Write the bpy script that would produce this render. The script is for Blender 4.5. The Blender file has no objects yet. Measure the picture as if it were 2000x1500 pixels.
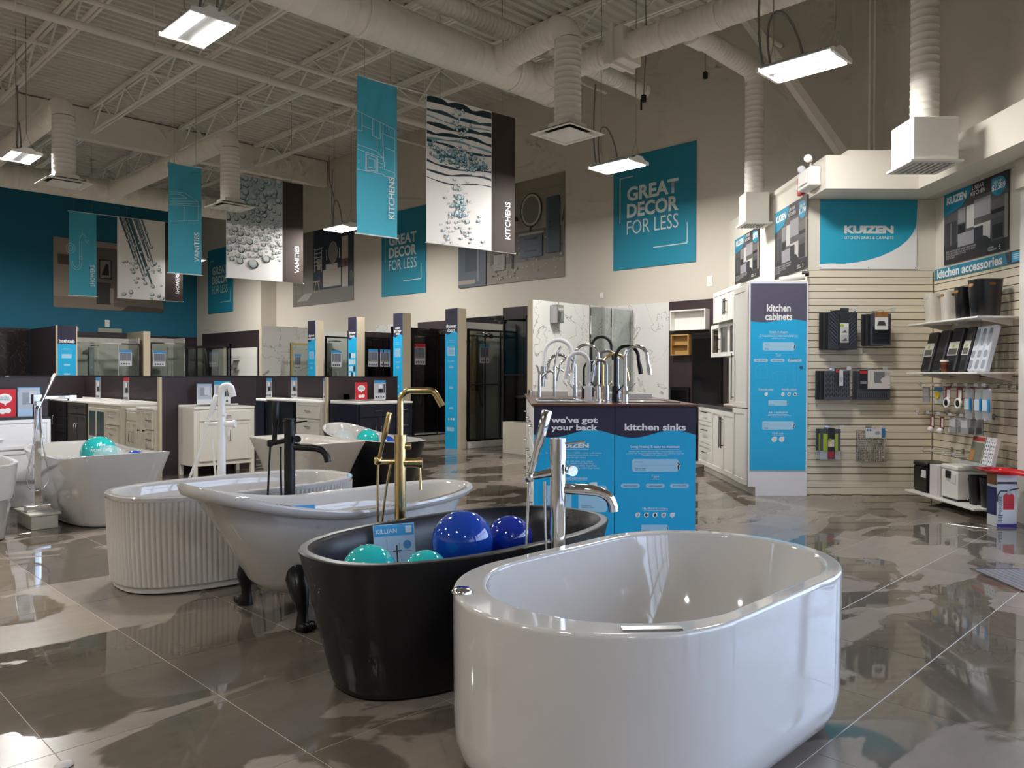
import bpy, bmesh, math, random
from mathutils import Vector, Matrix
random.seed(7)
sc = bpy.context.scene
COL = sc.collection
pi = math.pi
sin, cos, rad = math.sin, math.cos, math.radians

# ------------------------------------------------------------------ camera
YAW = rad(45.247)
def Wd(r, d, z=0.0):
    """Point of the kitchen corner's own axes (r to the right, d deep into the shop) in world axes."""
    return Vector((r*cos(YAW)+d*sin(YAW), -r*sin(YAW)+d*cos(YAW), z))
cam_data = bpy.data.cameras.new('camera')
cam = bpy.data.objects.new('camera', cam_data); COL.objects.link(cam)
_p, _ro = rad(-0.694), rad(0.167)
_fw = Vector((sin(YAW)*cos(_p), cos(YAW)*cos(_p), sin(_p)))
_r0 = Vector((cos(YAW), -sin(YAW), 0)); _u0 = _r0.cross(_fw)
_r = _r0*cos(_ro)+_u0*sin(_ro); _u = _r.cross(_fw)
_m = Matrix((_r, _u, -_fw)).transposed().to_4x4(); _m.translation = (0, 0, 1.30)
cam.matrix_world = _m
cam_data.sensor_width = 36; cam_data.lens = 1534.19/2000*36
cam_data.clip_start = 0.05; cam_data.clip_end = 200
sc.camera = cam

# ------------------------------------------------------------------ sky and exposure
world = bpy.data.worlds.new('overcast'); sc.world = world; world.use_nodes = True
_bg = world.node_tree.nodes['Background']
_bg.inputs['Color'].default_value = (0.62, 0.72, 1.0, 1); _bg.inputs['Strength'].default_value = 6.8
LAMP_W = 105.0; LAMP_C = (1.0, .98, .95)
vs = sc.view_settings
vs.view_transform = 'Standard'; vs.look = 'None'; vs.gamma = 1.0; vs.use_curve_mapping = False
vs.exposure = 0.3
sc.cycles.max_bounces = 8; sc.cycles.diffuse_bounces = 4; sc.cycles.glossy_bounces = 3
sc.cycles.transmission_bounces = 6; sc.cycles.transparent_max_bounces = 12
sc.cycles.caustics_reflective = False; sc.cycles.caustics_refractive = False
sc.cycles.use_adaptive_sampling = True; sc.cycles.adaptive_threshold = 0.08; sc.cycles.adaptive_min_samples = 12; sc.cycles.sample_clamp_indirect = 6.0; sc.cycles.blur_glossy = 0.5

# ------------------------------------------------------------------ materials
MATS = {}
def srgb(c):
    if isinstance(c, str):
        c = [int(c[i:i+2], 16)/255 for i in (0, 2, 4)]
    return tuple(x/12.92 if x <= 0.04045 else ((x+0.055)/1.055)**2.4 for x in c)
def mat(name, col='808080', rough=0.5, metal=0.0, var=0.06, scale=6.0, spec=0.5, emit=0.0, coat=0.0, trans=0.0, bump=0.0, alpha=1.0, stretch=None):
    """Principled material whose colour and gloss carry a little procedural noise."""
    if name in MATS: return MATS[name]
    m = bpy.data.materials.new(name); m.use_nodes = True
    nt = m.node_tree; b = nt.nodes['Principled BSDF']
    c = srgb(col)
    b.inputs['Metallic'].default_value = metal
    b.inputs['Specular IOR Level'].default_value = spec
    b.inputs['Coat Weight'].default_value = coat
    b.inputs['Coat Roughness'].default_value = 0.03
    b.inputs['Transmission Weight'].default_value = trans
    b.inputs['Alpha'].default_value = alpha
    tc = nt.nodes.new('ShaderNodeTexCoord'); nz = nt.nodes.new('ShaderNodeTexNoise')
    nz.inputs['Scale'].default_value = scale; nz.inputs['Detail'].default_value = 4
    src = tc.outputs['Object']
    if stretch:
        mp = nt.nodes.new('ShaderNodeMapping'); mp.inputs['Scale'].default_value = stretch
        nt.links.new(src, mp.inputs['Vector']); src = mp.outputs['Vector']
    nt.links.new(src, nz.inputs['Vector'])
    mx = nt.nodes.new('ShaderNodeMix'); mx.data_type = 'RGBA'
    mx.inputs['A'].default_value = tuple(x*(1-var) for x in c)+(1,)
    mx.inputs['B'].default_value = tuple(min(1, x*(1+var)) for x in c)+(1,)
    nt.links.new(nz.outputs['Fac'], mx.inputs['Factor']); nt.links.new(mx.outputs['Result'], b.inputs['Base Color'])
    mr = nt.nodes.new('ShaderNodeMapRange'); mr.inputs['To Min'].default_value = max(0.0, rough*0.9); mr.inputs['To Max'].default_value = min(1, rough*1.1)
    nt.links.new(nz.outputs['Fac'], mr.inputs['Value']); nt.links.new(mr.outputs['Result'], b.inputs['Roughness'])
    if emit:
        b.inputs['Emission Color'].default_value = c+(1,); b.inputs['Emission Strength'].default_value = emit
    if bump:
        bp = nt.nodes.new('ShaderNodeBump'); bp.inputs['Strength'].default_value = bump; bp.inputs['Distance'].default_value = 0.004
        nt.links.new(nz.outputs['Fac'], bp.inputs['Height']); nt.links.new(bp.outputs['Normal'], b.inputs['Normal'])
    MATS[name] = m
    return m
def glass(name, col='e8f0ee', opac=0.12, rough=0.0):
    """Thin pane: mostly clear, with a Fresnel reflection."""
    if name in MATS: return MATS[name]
    m = bpy.data.materials.new(name); m.use_nodes = True; nt = m.node_tree; nt.nodes.clear()
    out = nt.nodes.new('ShaderNodeOutputMaterial'); tr = nt.nodes.new('ShaderNodeBsdfTransparent')
    gl = nt.nodes.new('ShaderNodeBsdfGlossy'); gl.inputs['Roughness'].default_value = rough
    fr = nt.nodes.new('ShaderNodeLayerWeight'); fr.inputs['Blend'].default_value = 0.35
    nz = nt.nodes.new('ShaderNodeTexNoise'); nz.inputs['Scale'].default_value = 3
    mr = nt.nodes.new('ShaderNodeMapRange'); mr.inputs['To Min'].default_value = 0.9; mr.inputs['To Max'].default_value = 1.1
    nt.links.new(nz.outputs['Fac'], mr.inputs['Value'])
    c = srgb(col); tr.inputs['Color'].default_value = tuple(x*(1-opac) for x in c)+(1,)
    mu = nt.nodes.new('ShaderNodeMath'); mu.operation = 'MULTIPLY'
    sc_ = nt.nodes.new('ShaderNodeMath'); sc_.operation = 'MULTIPLY'; sc_.inputs[1].default_value = 0.6
    nt.links.new(fr.outputs['Fresnel'], sc_.inputs[0])
    nt.links.new(sc_.outputs[0], mu.inputs[0]); nt.links.new(mr.outputs['Result'], mu.inputs[1])
    ms = nt.nodes.new('ShaderNodeMixShader')
    nt.links.new(mu.outputs[0], ms.inputs['Fac']); nt.links.new(tr.outputs[0], ms.inputs[1]); nt.links.new(gl.outputs[0], ms.inputs[2])
    nt.links.new(ms.outputs[0], out.inputs['Surface'])
    MATS[name] = m
    return m

# ------------------------------------------------------------------ mesh builder
class MB:
    def __init__(s): s.v = []; s.f = []; s.mi = []; s.k = 0; s.sm = []
    def mat(s, k): s.k = k; return s
    def add(s, vs_, fs, smooth=False):
        o = len(s.v); s.v += [tuple(x) for x in vs_]
        for f in fs: s.f.append(tuple(i+o for i in f)); s.mi.append(s.k); s.sm.append(smooth)
        return s
    def box(s, a, b, M=None):
        x0, y0, z0 = a; x1, y1, z1 = b
        p = [(x0,y0,z0),(x1,y0,z0),(x1,y1,z0),(x0,y1,z0),(x0,y0,z1),(x1,y0,z1),(x1,y1,z1),(x0,y1,z1)]
        if M is not None: p = [M @ Vector(q) for q in p]
        return s.add(p, [(0,3,2,1),(4,5,6,7),(0,1,5,4),(1,2,6,5),(2,3,7,6),(3,0,4,7)])
    def cbox(s, a, b, c=0.004, M=None):
        """Box with chamfered edges."""
        x0, y0, z0 = a; x1, y1, z1 = b
        c = min(c, (x1-x0)*.45, (y1-y0)*.45, (z1-z0)*.45)
        P = {}; pts = []
        for i, x in enumerate((x0, x1)):
            for j, y in enumerate((y0, y1)):
                for k, z in enumerate((z0, z1)):
                    ix, iy, iz = x+(c if i == 0 else -c), y+(c if j == 0 else -c), z+(c if k == 0 else -c)
                    for ax, q in enumerate(((x, iy, iz), (ix, y, iz), (ix, iy, z))):
                        P[i, j, k, ax] = len(pts); pts.append(q)
        F = []
        for i in (0, 1):
            q = [P[i,0,0,0], P[i,1,0,0], P[i,1,1,0], P[i,0,1,0]]; F.append(q if i else q[::-1])
            q = [P[0,i,0,1], P[0,i,1,1], P[1,i,1,1], P[1,i,0,1]]; F.append(q if i else q[::-1])
            q = [P[0,0,i,2], P[1,0,i,2], P[1,1,i,2], P[0,1,i,2]]; F.append(q if i else q[::-1])
        for i in (0, 1):
            for j in (0, 1):
                q = [P[i,j,0,0], P[i,j,1,0], P[i,j,1,1], P[i,j,0,1]]; F.append(q if (i+j) % 2 else q[::-1])
                q = [P[i,0,j,0], P[i,1,j,0], P[i,1,j,2], P[i,0,j,2]]; F.append(q[::-1] if (i+j) % 2 else q)
                q = [P[0,i,j,1], P[1,i,j,1], P[1,i,j,2], P[0,i,j,2]]; F.append(q if (i+j) % 2 else q[::-1])
                for k in (0, 1):
                    q = [P[i,j,k,0], P[i,j,k,1], P[i,j,k,2]]; F.append(q if (i+j+k) % 2 else q[::-1])
        if M is not None: pts = [M @ Vector(q) for q in pts]
        return s.add(pts, F)
    def rings(s, R, cap0=True, cap1=True, smooth=True, closed=True):
        n = len(R[0]); V = [p for r in R for p in r]; F = []
        for a in range(len(R)-1):
            for i in range(n if closed else n-1):
                j = (i+1) % n
                F.append((a*n+i, a*n+j, (a+1)*n+j, (a+1)*n+i))
        o = len(s.v); s.add(V, F, smooth)
        if cap0: s.f.append(tuple(o+i for i in range(n))[::-1]); s.mi.append(s.k); s.sm.append(False)
        if cap1: s.f.append(tuple(o+(len(R)-1)*n+i for i in range(n))); s.mi.append(s.k); s.sm.append(False)
        return s
    def tube(s, pts, r, n=10, cap=True, smooth=True):
        pts = [Vector(p) for p in pts]; m = len(pts)
        rr = r if isinstance(r, (list, tuple)) else [r]*m
        R = []; nrm = None
        for i in range(m):
            t = (pts[min(i+1, m-1)]-pts[max(i-1, 0)]).normalized()
            if nrm is None:
                a = Vector((0, 0, 1)) if abs(t.z) < 0.9 else Vector((1, 0, 0))
                nrm = t.cross(a).normalized()
            else:
                nrm = (nrm-t*nrm.dot(t)).normalized()
            b = t.cross(nrm)
            R.append([pts[i]+(nrm*cos(2*pi*k/n)+b*sin(2*pi*k/n))*rr[i] for k in range(n)])
        return s.rings(R, cap, cap, smooth)
    def cyl(s, a, b, r, n=16, r2=None): return s.tube([a, b], [r, r if r2 is None else r2], n)
    def bar(s, a, b, w, h=None):
        """Square bar from a to b."""
        a, b = Vector(a), Vector(b); t = (b-a).normalized()
        u = t.cross(Vector((0, 0, 1)) if abs(t.z) < 0.95 else Vector((1, 0, 0))).normalized(); v = t.cross(u)
        h = h or w; q = [(-w/2, -h/2), (w/2, -h/2), (w/2, h/2), (-w/2, h/2)]
        return s.rings([[p+u*x+v*y for x, y in q] for p in (a, b)], smooth=False)
    def lathe(s, prof, c=(0, 0, 0), n=24, cap0=False, cap1=False):
        return s.rings([[(c[0]+r*cos(2*pi*k/n), c[1]+r*sin(2*pi*k/n), c[2]+z) for k in range(n)] for r, z in prof], cap0, cap1)
    def ball(s, c, r, n=24, m=14, sq=(1, 1, 1)):
        R = [[(c[0]+r*sq[0]*sin(pi*j/m)*cos(2*pi*k/n), c[1]+r*sq[1]*sin(pi*j/m)*sin(2*pi*k/n), c[2]-r*sq[2]*cos(pi*j/m)) for k in range(n)] for j in range(1, m)]
        return s.rings(R)
    def prism(s, poly, z0, z1):
        return s.rings([[(x, y, z0) for x, y in poly], [(x, y, z1) for x, y in poly]], smooth=False)
    def quad(s, *p): return s.add(p, [tuple(range(len(p)))])
    def build(s, name, m, parent=None, loc=None, rot=None, label=None):
        me = bpy.data.meshes.new(name); me.from_pydata(s.v, [], s.f)
        for x in (m if isinstance(m, (list, tuple)) else [m]): me.materials.append(x)
        me.polygons.foreach_set('material_index', s.mi); me.polygons.foreach_set('use_smooth', s.sm)
        me.update()
        if any(s.sm): me.set_sharp_from_angle(angle=rad(50))
        return link(name, me, parent, loc, rot, label)
def link(name, me, parent=None, loc=None, rot=None, label=None):
    o = bpy.data.objects.new(name, me); COL.objects.link(o)
    if parent is not None: o.parent = parent
    if loc is not None: o.location = loc
    if rot is not None: o.rotation_euler = rot
    if label: o['label'] = label
    return o
def tag(o, label, cat, group=None):
    o['label'] = label; o['category'] = cat; o['kind'] = 'thing'
    if group: o['group'] = group
    return o
def thing(name, label, cat, loc=(0, 0, 0), rotz=0.0, group=None):
    o = bpy.data.objects.new(name, None); o.empty_display_size = 0.1
    COL.objects.link(o); o.location = loc; o.rotation_euler = (0, 0, rotz)
    return tag(o, label, cat, group)
def struct(o): o['kind'] = 'structure'; return o
def stuff(o): o['kind'] = 'stuff'; return o
def dup(o, parent=None, loc=None, rotz=None, label=None):
    """Copy of a thing with copies of its parts and sub-parts (mesh data shared)."""
    c = o.copy(); COL.objects.link(c)
    if parent is not None: c.parent = parent
    if loc is not None: c.location = loc
    if rotz is not None: c.rotation_euler = (0, 0, rotz)
    if label: c['label'] = label
    for ch in list(o.children): dup(ch, c)
    return c
# ------------------------------------------------------------------ lettering
def letters(body, size=1.0, bold=0.0, width=None, height=None, align='LEFT', line=1.0):
    """Lettering in the x-z plane facing -y; fitted to a width or a cap height; returns a mesh."""
    cu = bpy.data.curves.new('lettering', 'FONT'); cu.body = body; cu.size = size; cu.offset = bold*size
    cu.align_x = align; cu.space_line = line; cu.resolution_u = 3
    ob = bpy.data.objects.new('lettering', cu)
    me = bpy.data.meshes.new_from_object(ob)
    bpy.data.objects.remove(ob); bpy.data.curves.remove(cu)
    xs = [v.co.x for v in me.vertices]; ys = [v.co.y for v in me.vertices]
    if not xs: return me
    x0, x1, y0, y1 = min(xs), max(xs), min(ys), max(ys)
    kx = width/(x1-x0) if width else (height/(y1-y0) if height else 1.0)
    ky = height/(y1-y0) if height else kx
    ox = x0 if align == 'LEFT' else ((x0+x1)/2 if align == 'CENTER' else x1)
    for v in me.vertices: v.co = ((v.co.x-ox)*kx, 0.0, (v.co.y-y0)*ky)
    me.materials.clear()
    return me
def text(body, m, parent, x, z, y=-0.002, rot=(0, 0, 0), name='lettering', **k):
    me = letters(body, **k); me.materials.append(m); me.name = name
    return link(name, me, parent, (x, y, z), rot)
def bez(p0, p1, p2, p3, n=10):
    p0, p1, p2, p3 = map(Vector, (p0, p1, p2, p3))
    return [p0*(1-t)**3+p1*3*t*(1-t)**2+p2*3*t*t*(1-t)+p3*t**3 for t in [i/n for i in range(n+1)]]
def arc(c, r, a0, a1, n, u=(1, 0, 0), v=(0, 0, 1)):
    c, u, v = Vector(c), Vector(u), Vector(v)
    return [c+u*r*cos(a0+(a1-a0)*i/n)+v*r*sin(a0+(a1-a0)*i/n) for i in range(n+1)]
# ------------------------------------------------------------------ shared colours
M_white = mat('white_paint', 'ebe8e2', 0.5, var=0.02)
M_beige = mat('beige_wall_paint', 'cdc6b9', 0.75, var=0.03, scale=1.5)
M_cream = mat('cream_wall_paint', 'e4dfd3', 0.7, var=0.02)
M_teal = mat('teal_wall_paint', '136a86', 0.65, var=0.03, scale=1.5)
M_duct = mat('duct_white', 'ece7dd', 0.55, var=0.04, scale=9)
M_steelw = mat('painted_steel', 'f0ece4', 0.6, var=0.05)
M_deck = mat('roof_deck', 'd3cfc6', 0.7, var=0.06)
M_dark = mat('dark_wood', '33262a', 0.45, var=0.15, scale=4, stretch=(1, 1, 12))
M_gap = mat('dark_gap', '181615', 0.8)
M_edge = mat('beige_edge_band', 'cdbfa6', 0.5, var=0.04)
M_black = mat('black_metal', '121214', 0.35, metal=0.3)
M_chrome = mat('chrome', 'e4e4e6', 0.06, metal=1.0, var=0.01)
M_steel = mat('brushed_steel', 'b9b9bb', 0.25, metal=1.0)
M_gold = mat('brushed_gold', 'd8bd86', 0.2, metal=1.0, var=0.04, stretch=(1, 1, 30), scale=20)
M_gloss = mat('white_acrylic', 'c4c1bd', 0.07, var=0.01, coat=0.5)
M_ink = mat('sign_navy', '2b2740', 0.45, var=0.04)
M_blue = mat('sign_blue', '18b0e6', 0.4, var=0.03)
M_pale = mat('sign_pale_blue', 'a6d6f2', 0.45, var=0.03)
M_print = mat('print_white', 'f4f4f4', 0.5, var=0.01)
M_printd = mat('print_navy', '1d2338', 0.5, var=0.02)
M_red = mat('print_red', 'cf2230', 0.45, var=0.03)

# ------------------------------------------------------------------ floor
def floor_material(name, dry, wet):
    m = bpy.data.materials.new(name); m.use_nodes = True; nt = m.node_tree; b = nt.nodes['Principled BSDF']
    N = nt.nodes.new; L = nt.links.new
    ge = N('ShaderNodeNewGeometry')
    n1 = N('ShaderNodeTexNoise'); n1.inputs['Scale'].default_value = 0.8; n1.inputs['Detail'].default_value = 5; n1.inputs['Roughness'].default_value = 0.5; n1.inputs['Distortion'].default_value = 0.9
    mp = N('ShaderNodeMapping'); mp.inputs['Rotation'].default_value = (0, 0, 0.5); mp.inputs['Scale'].default_value = (1.0, 1.7, 1); mp.inputs['Location'].default_value = (1.9, 2.6, 0)
    L(ge.outputs['Position'], mp.inputs['Vector']); L(mp.outputs['Vector'], n1.inputs['Vector'])
    r1 = N('ShaderNodeValToRGB'); r1.color_ramp.elements[0].position = 0.475; r1.color_ramp.elements[1].position = 0.49
    L(n1.outputs['Fac'], r1.inputs['Fac'])
    n2 = N('ShaderNodeTexNoise'); n2.inputs['Scale'].default_value = 5; n2.inputs['Detail'].default_value = 7; n2.inputs['Roughness'].default_value = 0.65
    mp2 = N('ShaderNodeMapping'); mp2.inputs['Scale'].default_value = (1, 2.2, 1); L(ge.outputs['Position'], mp2.inputs['Vector']); L(mp2.outputs['Vector'], n2.inputs['Vector'])
    oi = N('ShaderNodeObjectInfo')
    def mixc(a, bcol, fac):
        x = N('ShaderNodeMix'); x.data_type = 'RGBA'
        for s_, v in (('A', a), ('B', bcol)):
            if isinstance(v, tuple): x.inputs[s_].default_value = v
            else: L(v, x.inputs[s_])
        L(fac, x.inputs['Factor']); return x.outputs['Result']
    cd = srgb(dry); cw = srgb(wet)
    dcol = mixc(tuple(x*0.82 for x in cd)+(1,), tuple(x*1.18 for x in cd)+(1,), n2.outputs['Fac'])
    wcol = mixc(tuple(x*0.8 for x in cw)+(1,), tuple(x*1.2 for x in cw)+(1,), n2.outputs['Fac'])
    col = mixc(dcol, wcol, r1.outputs['Color'])
    hs = N('ShaderNodeHueSaturation'); mr = N('ShaderNodeMapRange'); mr.inputs['To Min'].default_value = 0.92; mr.inputs['To Max'].default_value = 1.08
    L(oi.outputs['Random'], mr.inputs['Value']); L(mr.outputs['Result'], hs.inputs['Value']); L(col, hs.inputs['Color'])
    L(hs.outputs['Color'], b.inputs['Base Color'])
    rg = N('ShaderNodeMapRange'); rg.inputs['To Min'].default_value = 0.24; rg.inputs['To Max'].default_value = 0.035
    L(r1.outputs['Color'], rg.inputs['Value']); L(rg.outputs['Result'], b.inputs['Roughness'])
    sp = N('ShaderNodeMapRange'); sp.inputs['To Min'].default_value = 0.45; sp.inputs['To Max'].default_value = 0.75
    L(r1.outputs['Color'], sp.inputs['Value']); L(sp.outputs['Result'], b.inputs['Specular IOR Level'])
    return m
M_tile = floor_material('wet_grey_porcelain', '857b71', '625a50')
M_tile2 = floor_material('beige_porcelain', '978c7c', '867b6a')
M_grout = mat('grout', 'b0a799', 0.8, var=0.05)
floor = struct(MB().box((-8.2, -7.2, -0.12), (11.2, 24.0, -0.0012)).build('floor', M_grout))
TX, TY = 0.617, 0.613
def tile_mesh(m):
    t = MB().cbox((0.0016, 0.0016, -0.01), (TX-0.0016, TY-0.0016, 0.0), 0.0008)
    o = t.build('tile', m); me = o.data; bpy.data.objects.remove(o); return me
TM = (tile_mesh(M_tile), tile_mesh(M_tile2))
_inv = cam.matrix_world.inverted()
tiles = []
for i in range(-14, 16):
    for j in range(-13, 37):
        x, y = 0.797+i*TX, 1.148+j*TY
        if x+TX > 10.6 or y+TY > 23.3: continue
        q = _inv @ Vector((x+TX/2, y+TY/2, 0)); dz = -q.z
        vis = dz > 0.9 and abs(q.x) < dz*0.70 and q.y > -dz*0.55
        tiles.append((not vis, dz if vis else 99, x, y))
tiles.sort()
rest = (MB(), MB())
for k, (nv, dz, x, y) in enumerate(tiles):
    li = 1 if (x < 1.3 and y > 4.1) else 0
    if k < 300 and not nv: link('tile', TM[li], floor, (x, y, 0))
    else: rest[li].box((x+0.0015, y+0.0015, -0.01), (x+TX-0.0015, y+TY-0.0015, 0))
stuff(rest[0].build('far_tiles', M_tile, floor)); stuff(rest[1].build('far_beige_tiles', M_tile2, floor))

# ------------------------------------------------------------------ walls
ZC = 6.55
struct(MB().box((-8.2, 23.25, 0), (10.3, 23.45, ZC)).build('wall_back', M_teal))
struct(MB().box((10.5, 4.1, 0), (10.7, 19.3, ZC)).build('wall_right', M_beige))
struct(MB().box((10.06, 19.3, 0), (10.7, 23.25, ZC)).build('wall_right_jog', M_beige))
struct(MB().box((-8.2, -7.1, 0), (-8.0, 23.25, ZC)).build('wall_left', M_beige))
struct(MB().box((-8.2, -7.1, 0), (-0.2, -6.9, ZC)).build('wall_front', M_beige))
RZ = -YAW
def dbox(mb, r0, r1, d0, d1, z0, z1): return mb.box((r0, d0, z0), (r1, d1, z1))
def dobj(mb, name, m, parent=None): return mb.build(name, m, parent, rot=(0, 0, RZ))
w = MB(); dbox(w, 4.45, 4.65, -5.1, 6.98, 2.95, ZC); dbox(w, 4.45, 4.65, 6.98, 10.45, 3.21, ZC); struct(dobj(w, 'wall_entrance', M_beige))
struct(dobj(dbox(MB(), 3.2, 3.3, 8.55, 11.75, 0, 3.55), 'wall_cabinets', M_cream))
w = MB(); dbox(w, 3.3, 4.65, 8.55, 8.65, 0, 3.21); struct(dobj(w, 'wall_slat_back', M_cream))
struct(dobj(dbox(MB(), 4.6, 4.7, 7.0, 8.6, 0, 3.3), 'wall_slat_side', M_cream))
# bulkhead over the corner and the entrance
w = MB(); dbox(w, 3.2, 4.45, 8.05, 8.55, 3.21, 3.55); dbox(w, 4.15, 4.45, -5.0, 8.05, 3.21, 3.55)
dbox(w, 3.45, 4.1, 8.1, 8.5, 3.55, 3.62)
struct(dobj(w, 'ceiling_bulkhead', M_cream))
w = MB(); dbox(w, 3.2, 4.45, 8.6, 10.4, 3.45, 3.5); struct(dobj(w, 'ceiling_ledge', M_cream))
# entrance jamb and glazing
w = MB(); dbox(w, 4.5, 4.72, 6.62, 6.98, 0, 3.21); struct(dobj(w, 'trim_1', M_white))
M_frame = mat('storefront_aluminium', 'b9bcc0', 0.35, metal=0.6)
M_pane = glass('clear_glass', 'f4f8f8', 0.03)
nwin = 9
for k in range(nwin):
    d1 = 6.62-k*1.28; d0 = d1-1.28
    f = MB()
    for a, b in ((d0, d0+.05), (d1-.05, d1)): dbox(f, 4.5, 4.6, a, b, 0, 2.95)
    for a, b in ((0, .1), (2.1, 2.16), (2.88, 2.95)): dbox(f, 4.5, 4.6, d0+.05, d1-.05, a, b)
    win = struct(dobj(f, 'window_%d' % (k+1), M_frame))
    for a, b in ((.1, 2.1), (2.16, 2.88)):
        MB().box((4.545, d0+.05, a), (4.555, d1-.05, b)).build('pane', M_pane, win)
pl = bpy.data.lights.new('window_portal', 'AREA'); pl.shape = 'RECTANGLE'; pl.size = 1.28*nwin; pl.size_y = 2.95
pl.cycles.is_portal = True
po = bpy.data.objects.new('window_portal', pl); COL.objects.link(po)
po.location = Wd(4.66, 6.62-0.64*nwin, 1.48)
po.rotation_euler = Matrix((Vector((sin(YAW), cos(YAW), 0)), Vector((0, 0, 1)), Vector((cos(YAW), -sin(YAW), 0)))).transposed().to_euler()
M_pave = mat('pavement', '9a9894', 0.85, var=0.1, scale=0.6)
w = MB().box((4.7, -40, -0.2), (60, 6.5, -0.06)); struct(dobj(w, 'floor_pavement', M_pave))

# ------------------------------------------------------------------ roof deck, joists, girder
w = MB(); P = []; y = -7.2; z0, z1 = 6.5, 6.54
while y < 23.5:
    P += [(y, z0), (y+.07, z0), (y+.09, z1), (y+.15, z1), (y+.17, z0)]; y += .17
V = []; F = []
for (y, z) in P: V += [(-8.3, y, z), (11.5, y, z)]
for i in range(len(P)-1): F.append((2*i, 2*i+1, 2*i+3, 2*i+2))
w.add(V, F); w.box((-8.3, -7.2, 6.56), (11.5, 23.5, 6.62))
struct(w.build('ceiling', M_deck))
ZB, ZT = 6.0, 6.46
def joist(x, y0, y1, label):
    t = thing('roof_joist', label, 'joist', (x, y0, ZB), group='open web roof joists'); L = y1-y0
    c = MB(); c.box((-.05, 0, 0), (-.012, L, .03)); c.box((.012, 0, 0), (.05, L, .03)); c.build('bottom_chord', M_steelw, t)
    c = MB(); c.box((-.06, 0, ZT-ZB-.02), (-.012, L, ZT-ZB+.04)); c.box((.012, 0, ZT-ZB-.02), (.06, L, ZT-ZB+.04)); c.build('top_chord', M_steelw, t)
    n = max(2, int(round(L/1.15))); p = L/n
    if n not in JW:
        JW[n] = (MB().bar((0, 0, .015), (0, p/2, ZT-ZB), .024).build('web_bar', M_steelw).data, MB().bar((0, 0, ZT-ZB), (0, p/2, .015), .024).build('web_bar', M_steelw).data)
        for o in [o for o in bpy.data.objects if o.name.startswith('web_bar') and o.parent is None]: bpy.data.objects.remove(o)
    for k in range(n):
        link('web_bar', JW[n][0], t, (0, k*p, 0)); link('web_bar', JW[n][1], t, (0, k*p+p/2, 0))
JW = {}
JX = (0.03, 1.75, 3.47, 5.18, 6.90, 8.62)
for i, x in enumerate(JX):
    joist(x, -2.0, 16.75, 'pale open web joist under the near roof deck, number %s from the poster wall' % ['six', 'five', 'four', 'three', 'two', 'one'][i])
for i, x in enumerate((3.47, 5.18, 6.90, 8.62)):
    joist(x, 16.95, 23.2, 'pale open web joist beyond the girder, number %s from the poster wall' % ['four', 'three', 'two', 'one'][i])
tag(MB().cbox((-8, 16.76, 5.87), (10.48, 16.94, 6.48), .01).build('roof_girder', M_duct), 'long pale girder casing crossing the ceiling before the teal wall', 'girder')
for k, y in enumerate((3.6, 8.2, 12.8)):
    b = MB(); b.bar((-7.9, y, 6.02), (10.5, y, 6.02), .03)
    tag(b.build('bridging_bar', M_steelw), ['thin steel bridging bar under the joists nearest the viewer', 'thin steel bridging bar under the joists above the kitchen banners', 'thin steel bridging bar under the joists above the vanity banners'][k], 'bar')
# the sloping strut beside the right hand lamp
_a, _b = Vector((8.35, 5.15, 6.45)), Wd(4.3, 9.6, 3.6)
tag(MB().bar(Wd(2.75, 9.6, 5.75), _b, .14, .09).build('sloping_strut', M_duct), 'pale boxed steel strut sloping down to the bulkhead corner', 'strut')
# sprinkler pipes
def pipe(name, y, z, r, x0, x1, label, hang):
    t = thing(name, label, 'pipe', (x0, y, z))
    MB().cyl((0, 0, 0), (x1-x0, 0, 0), r, 12).build('pipe_run', M_duct, t)
    for hx in hang:
        o = MB(); o.tube(arc((hx-x0, 0, 0), r+.006, 0, 2*pi, 12, (0, 1, 0)), .008, 6); o.cyl((hx-x0, 0, r), (hx-x0, 0, 6.44-z), .006, 6)
        o.build('hanger', M_steelw, t)
pipe('sprinkler_pipe', 11.3, 5.85, .055, -7.9, 10.45, 'thick white sprinkler pipe crossing under the joists behind the near left lamp', (1.2, 2.6, 4.3, 6.0, 7.7, 9.4))
pipe('sprinkler_pipe', 10.55, 5.88, .032, -7.9, 10.45, 'thin white sprinkler pipe running just above the thick one', (1.9, 3.4, 5.1, 6.8, 8.5))
pipe('sprinkler_pipe', 5.1, 5.9, .035, 3.5, 10.45, 'white sprinkler pipe above the kitchen duct', (6.0, 8.5))
# ------------------------------------------------------------------ spiral ducts
def spiral(mb, a, b, r, n=24):
    """Straight duct with the raised seams of spiral pipe."""
    pitch, amp = (.12, .0025) if r > .2 else (.065, .0045)
    a, b = Vector(a), Vector(b); L = (b-a).length; m = max(1, int(L/pitch)); t = (b-a)/L; P = [a]; R = [r]
    for k in range(1, m):
        s = L*k/m
        for ds, dr in ((-.007, 0), (-.002, amp), (.002, amp), (.007, 0)): P.append(a+t*(s+ds)); R.append(r+dr)
    P.append(b); R.append(r)
    return mb.tube(P, R, n)
def elbow(mb, s, r, u, v=(0, 0, -1), k=1.15):
    """Quarter bend starting at s along u and leaving along v; returns its far end."""
    s, u, v = Vector(s), Vector(u), Vector(v); rr = r*k
    mb.tube(arc(s+v*rr, rr, 0, pi/2, 7, -v, u), r*1.015, 24)
    return s+v*rr+u*rr
def duct_run(t, a, b, r, name='duct_run'): return spiral(MB(), a, b, r).build(name, M_duct, t)
def band(t, a, b, r, name='joint_band'): return MB().cyl(a, b, r+.013, 24).build(name, M_duct, t)
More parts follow.
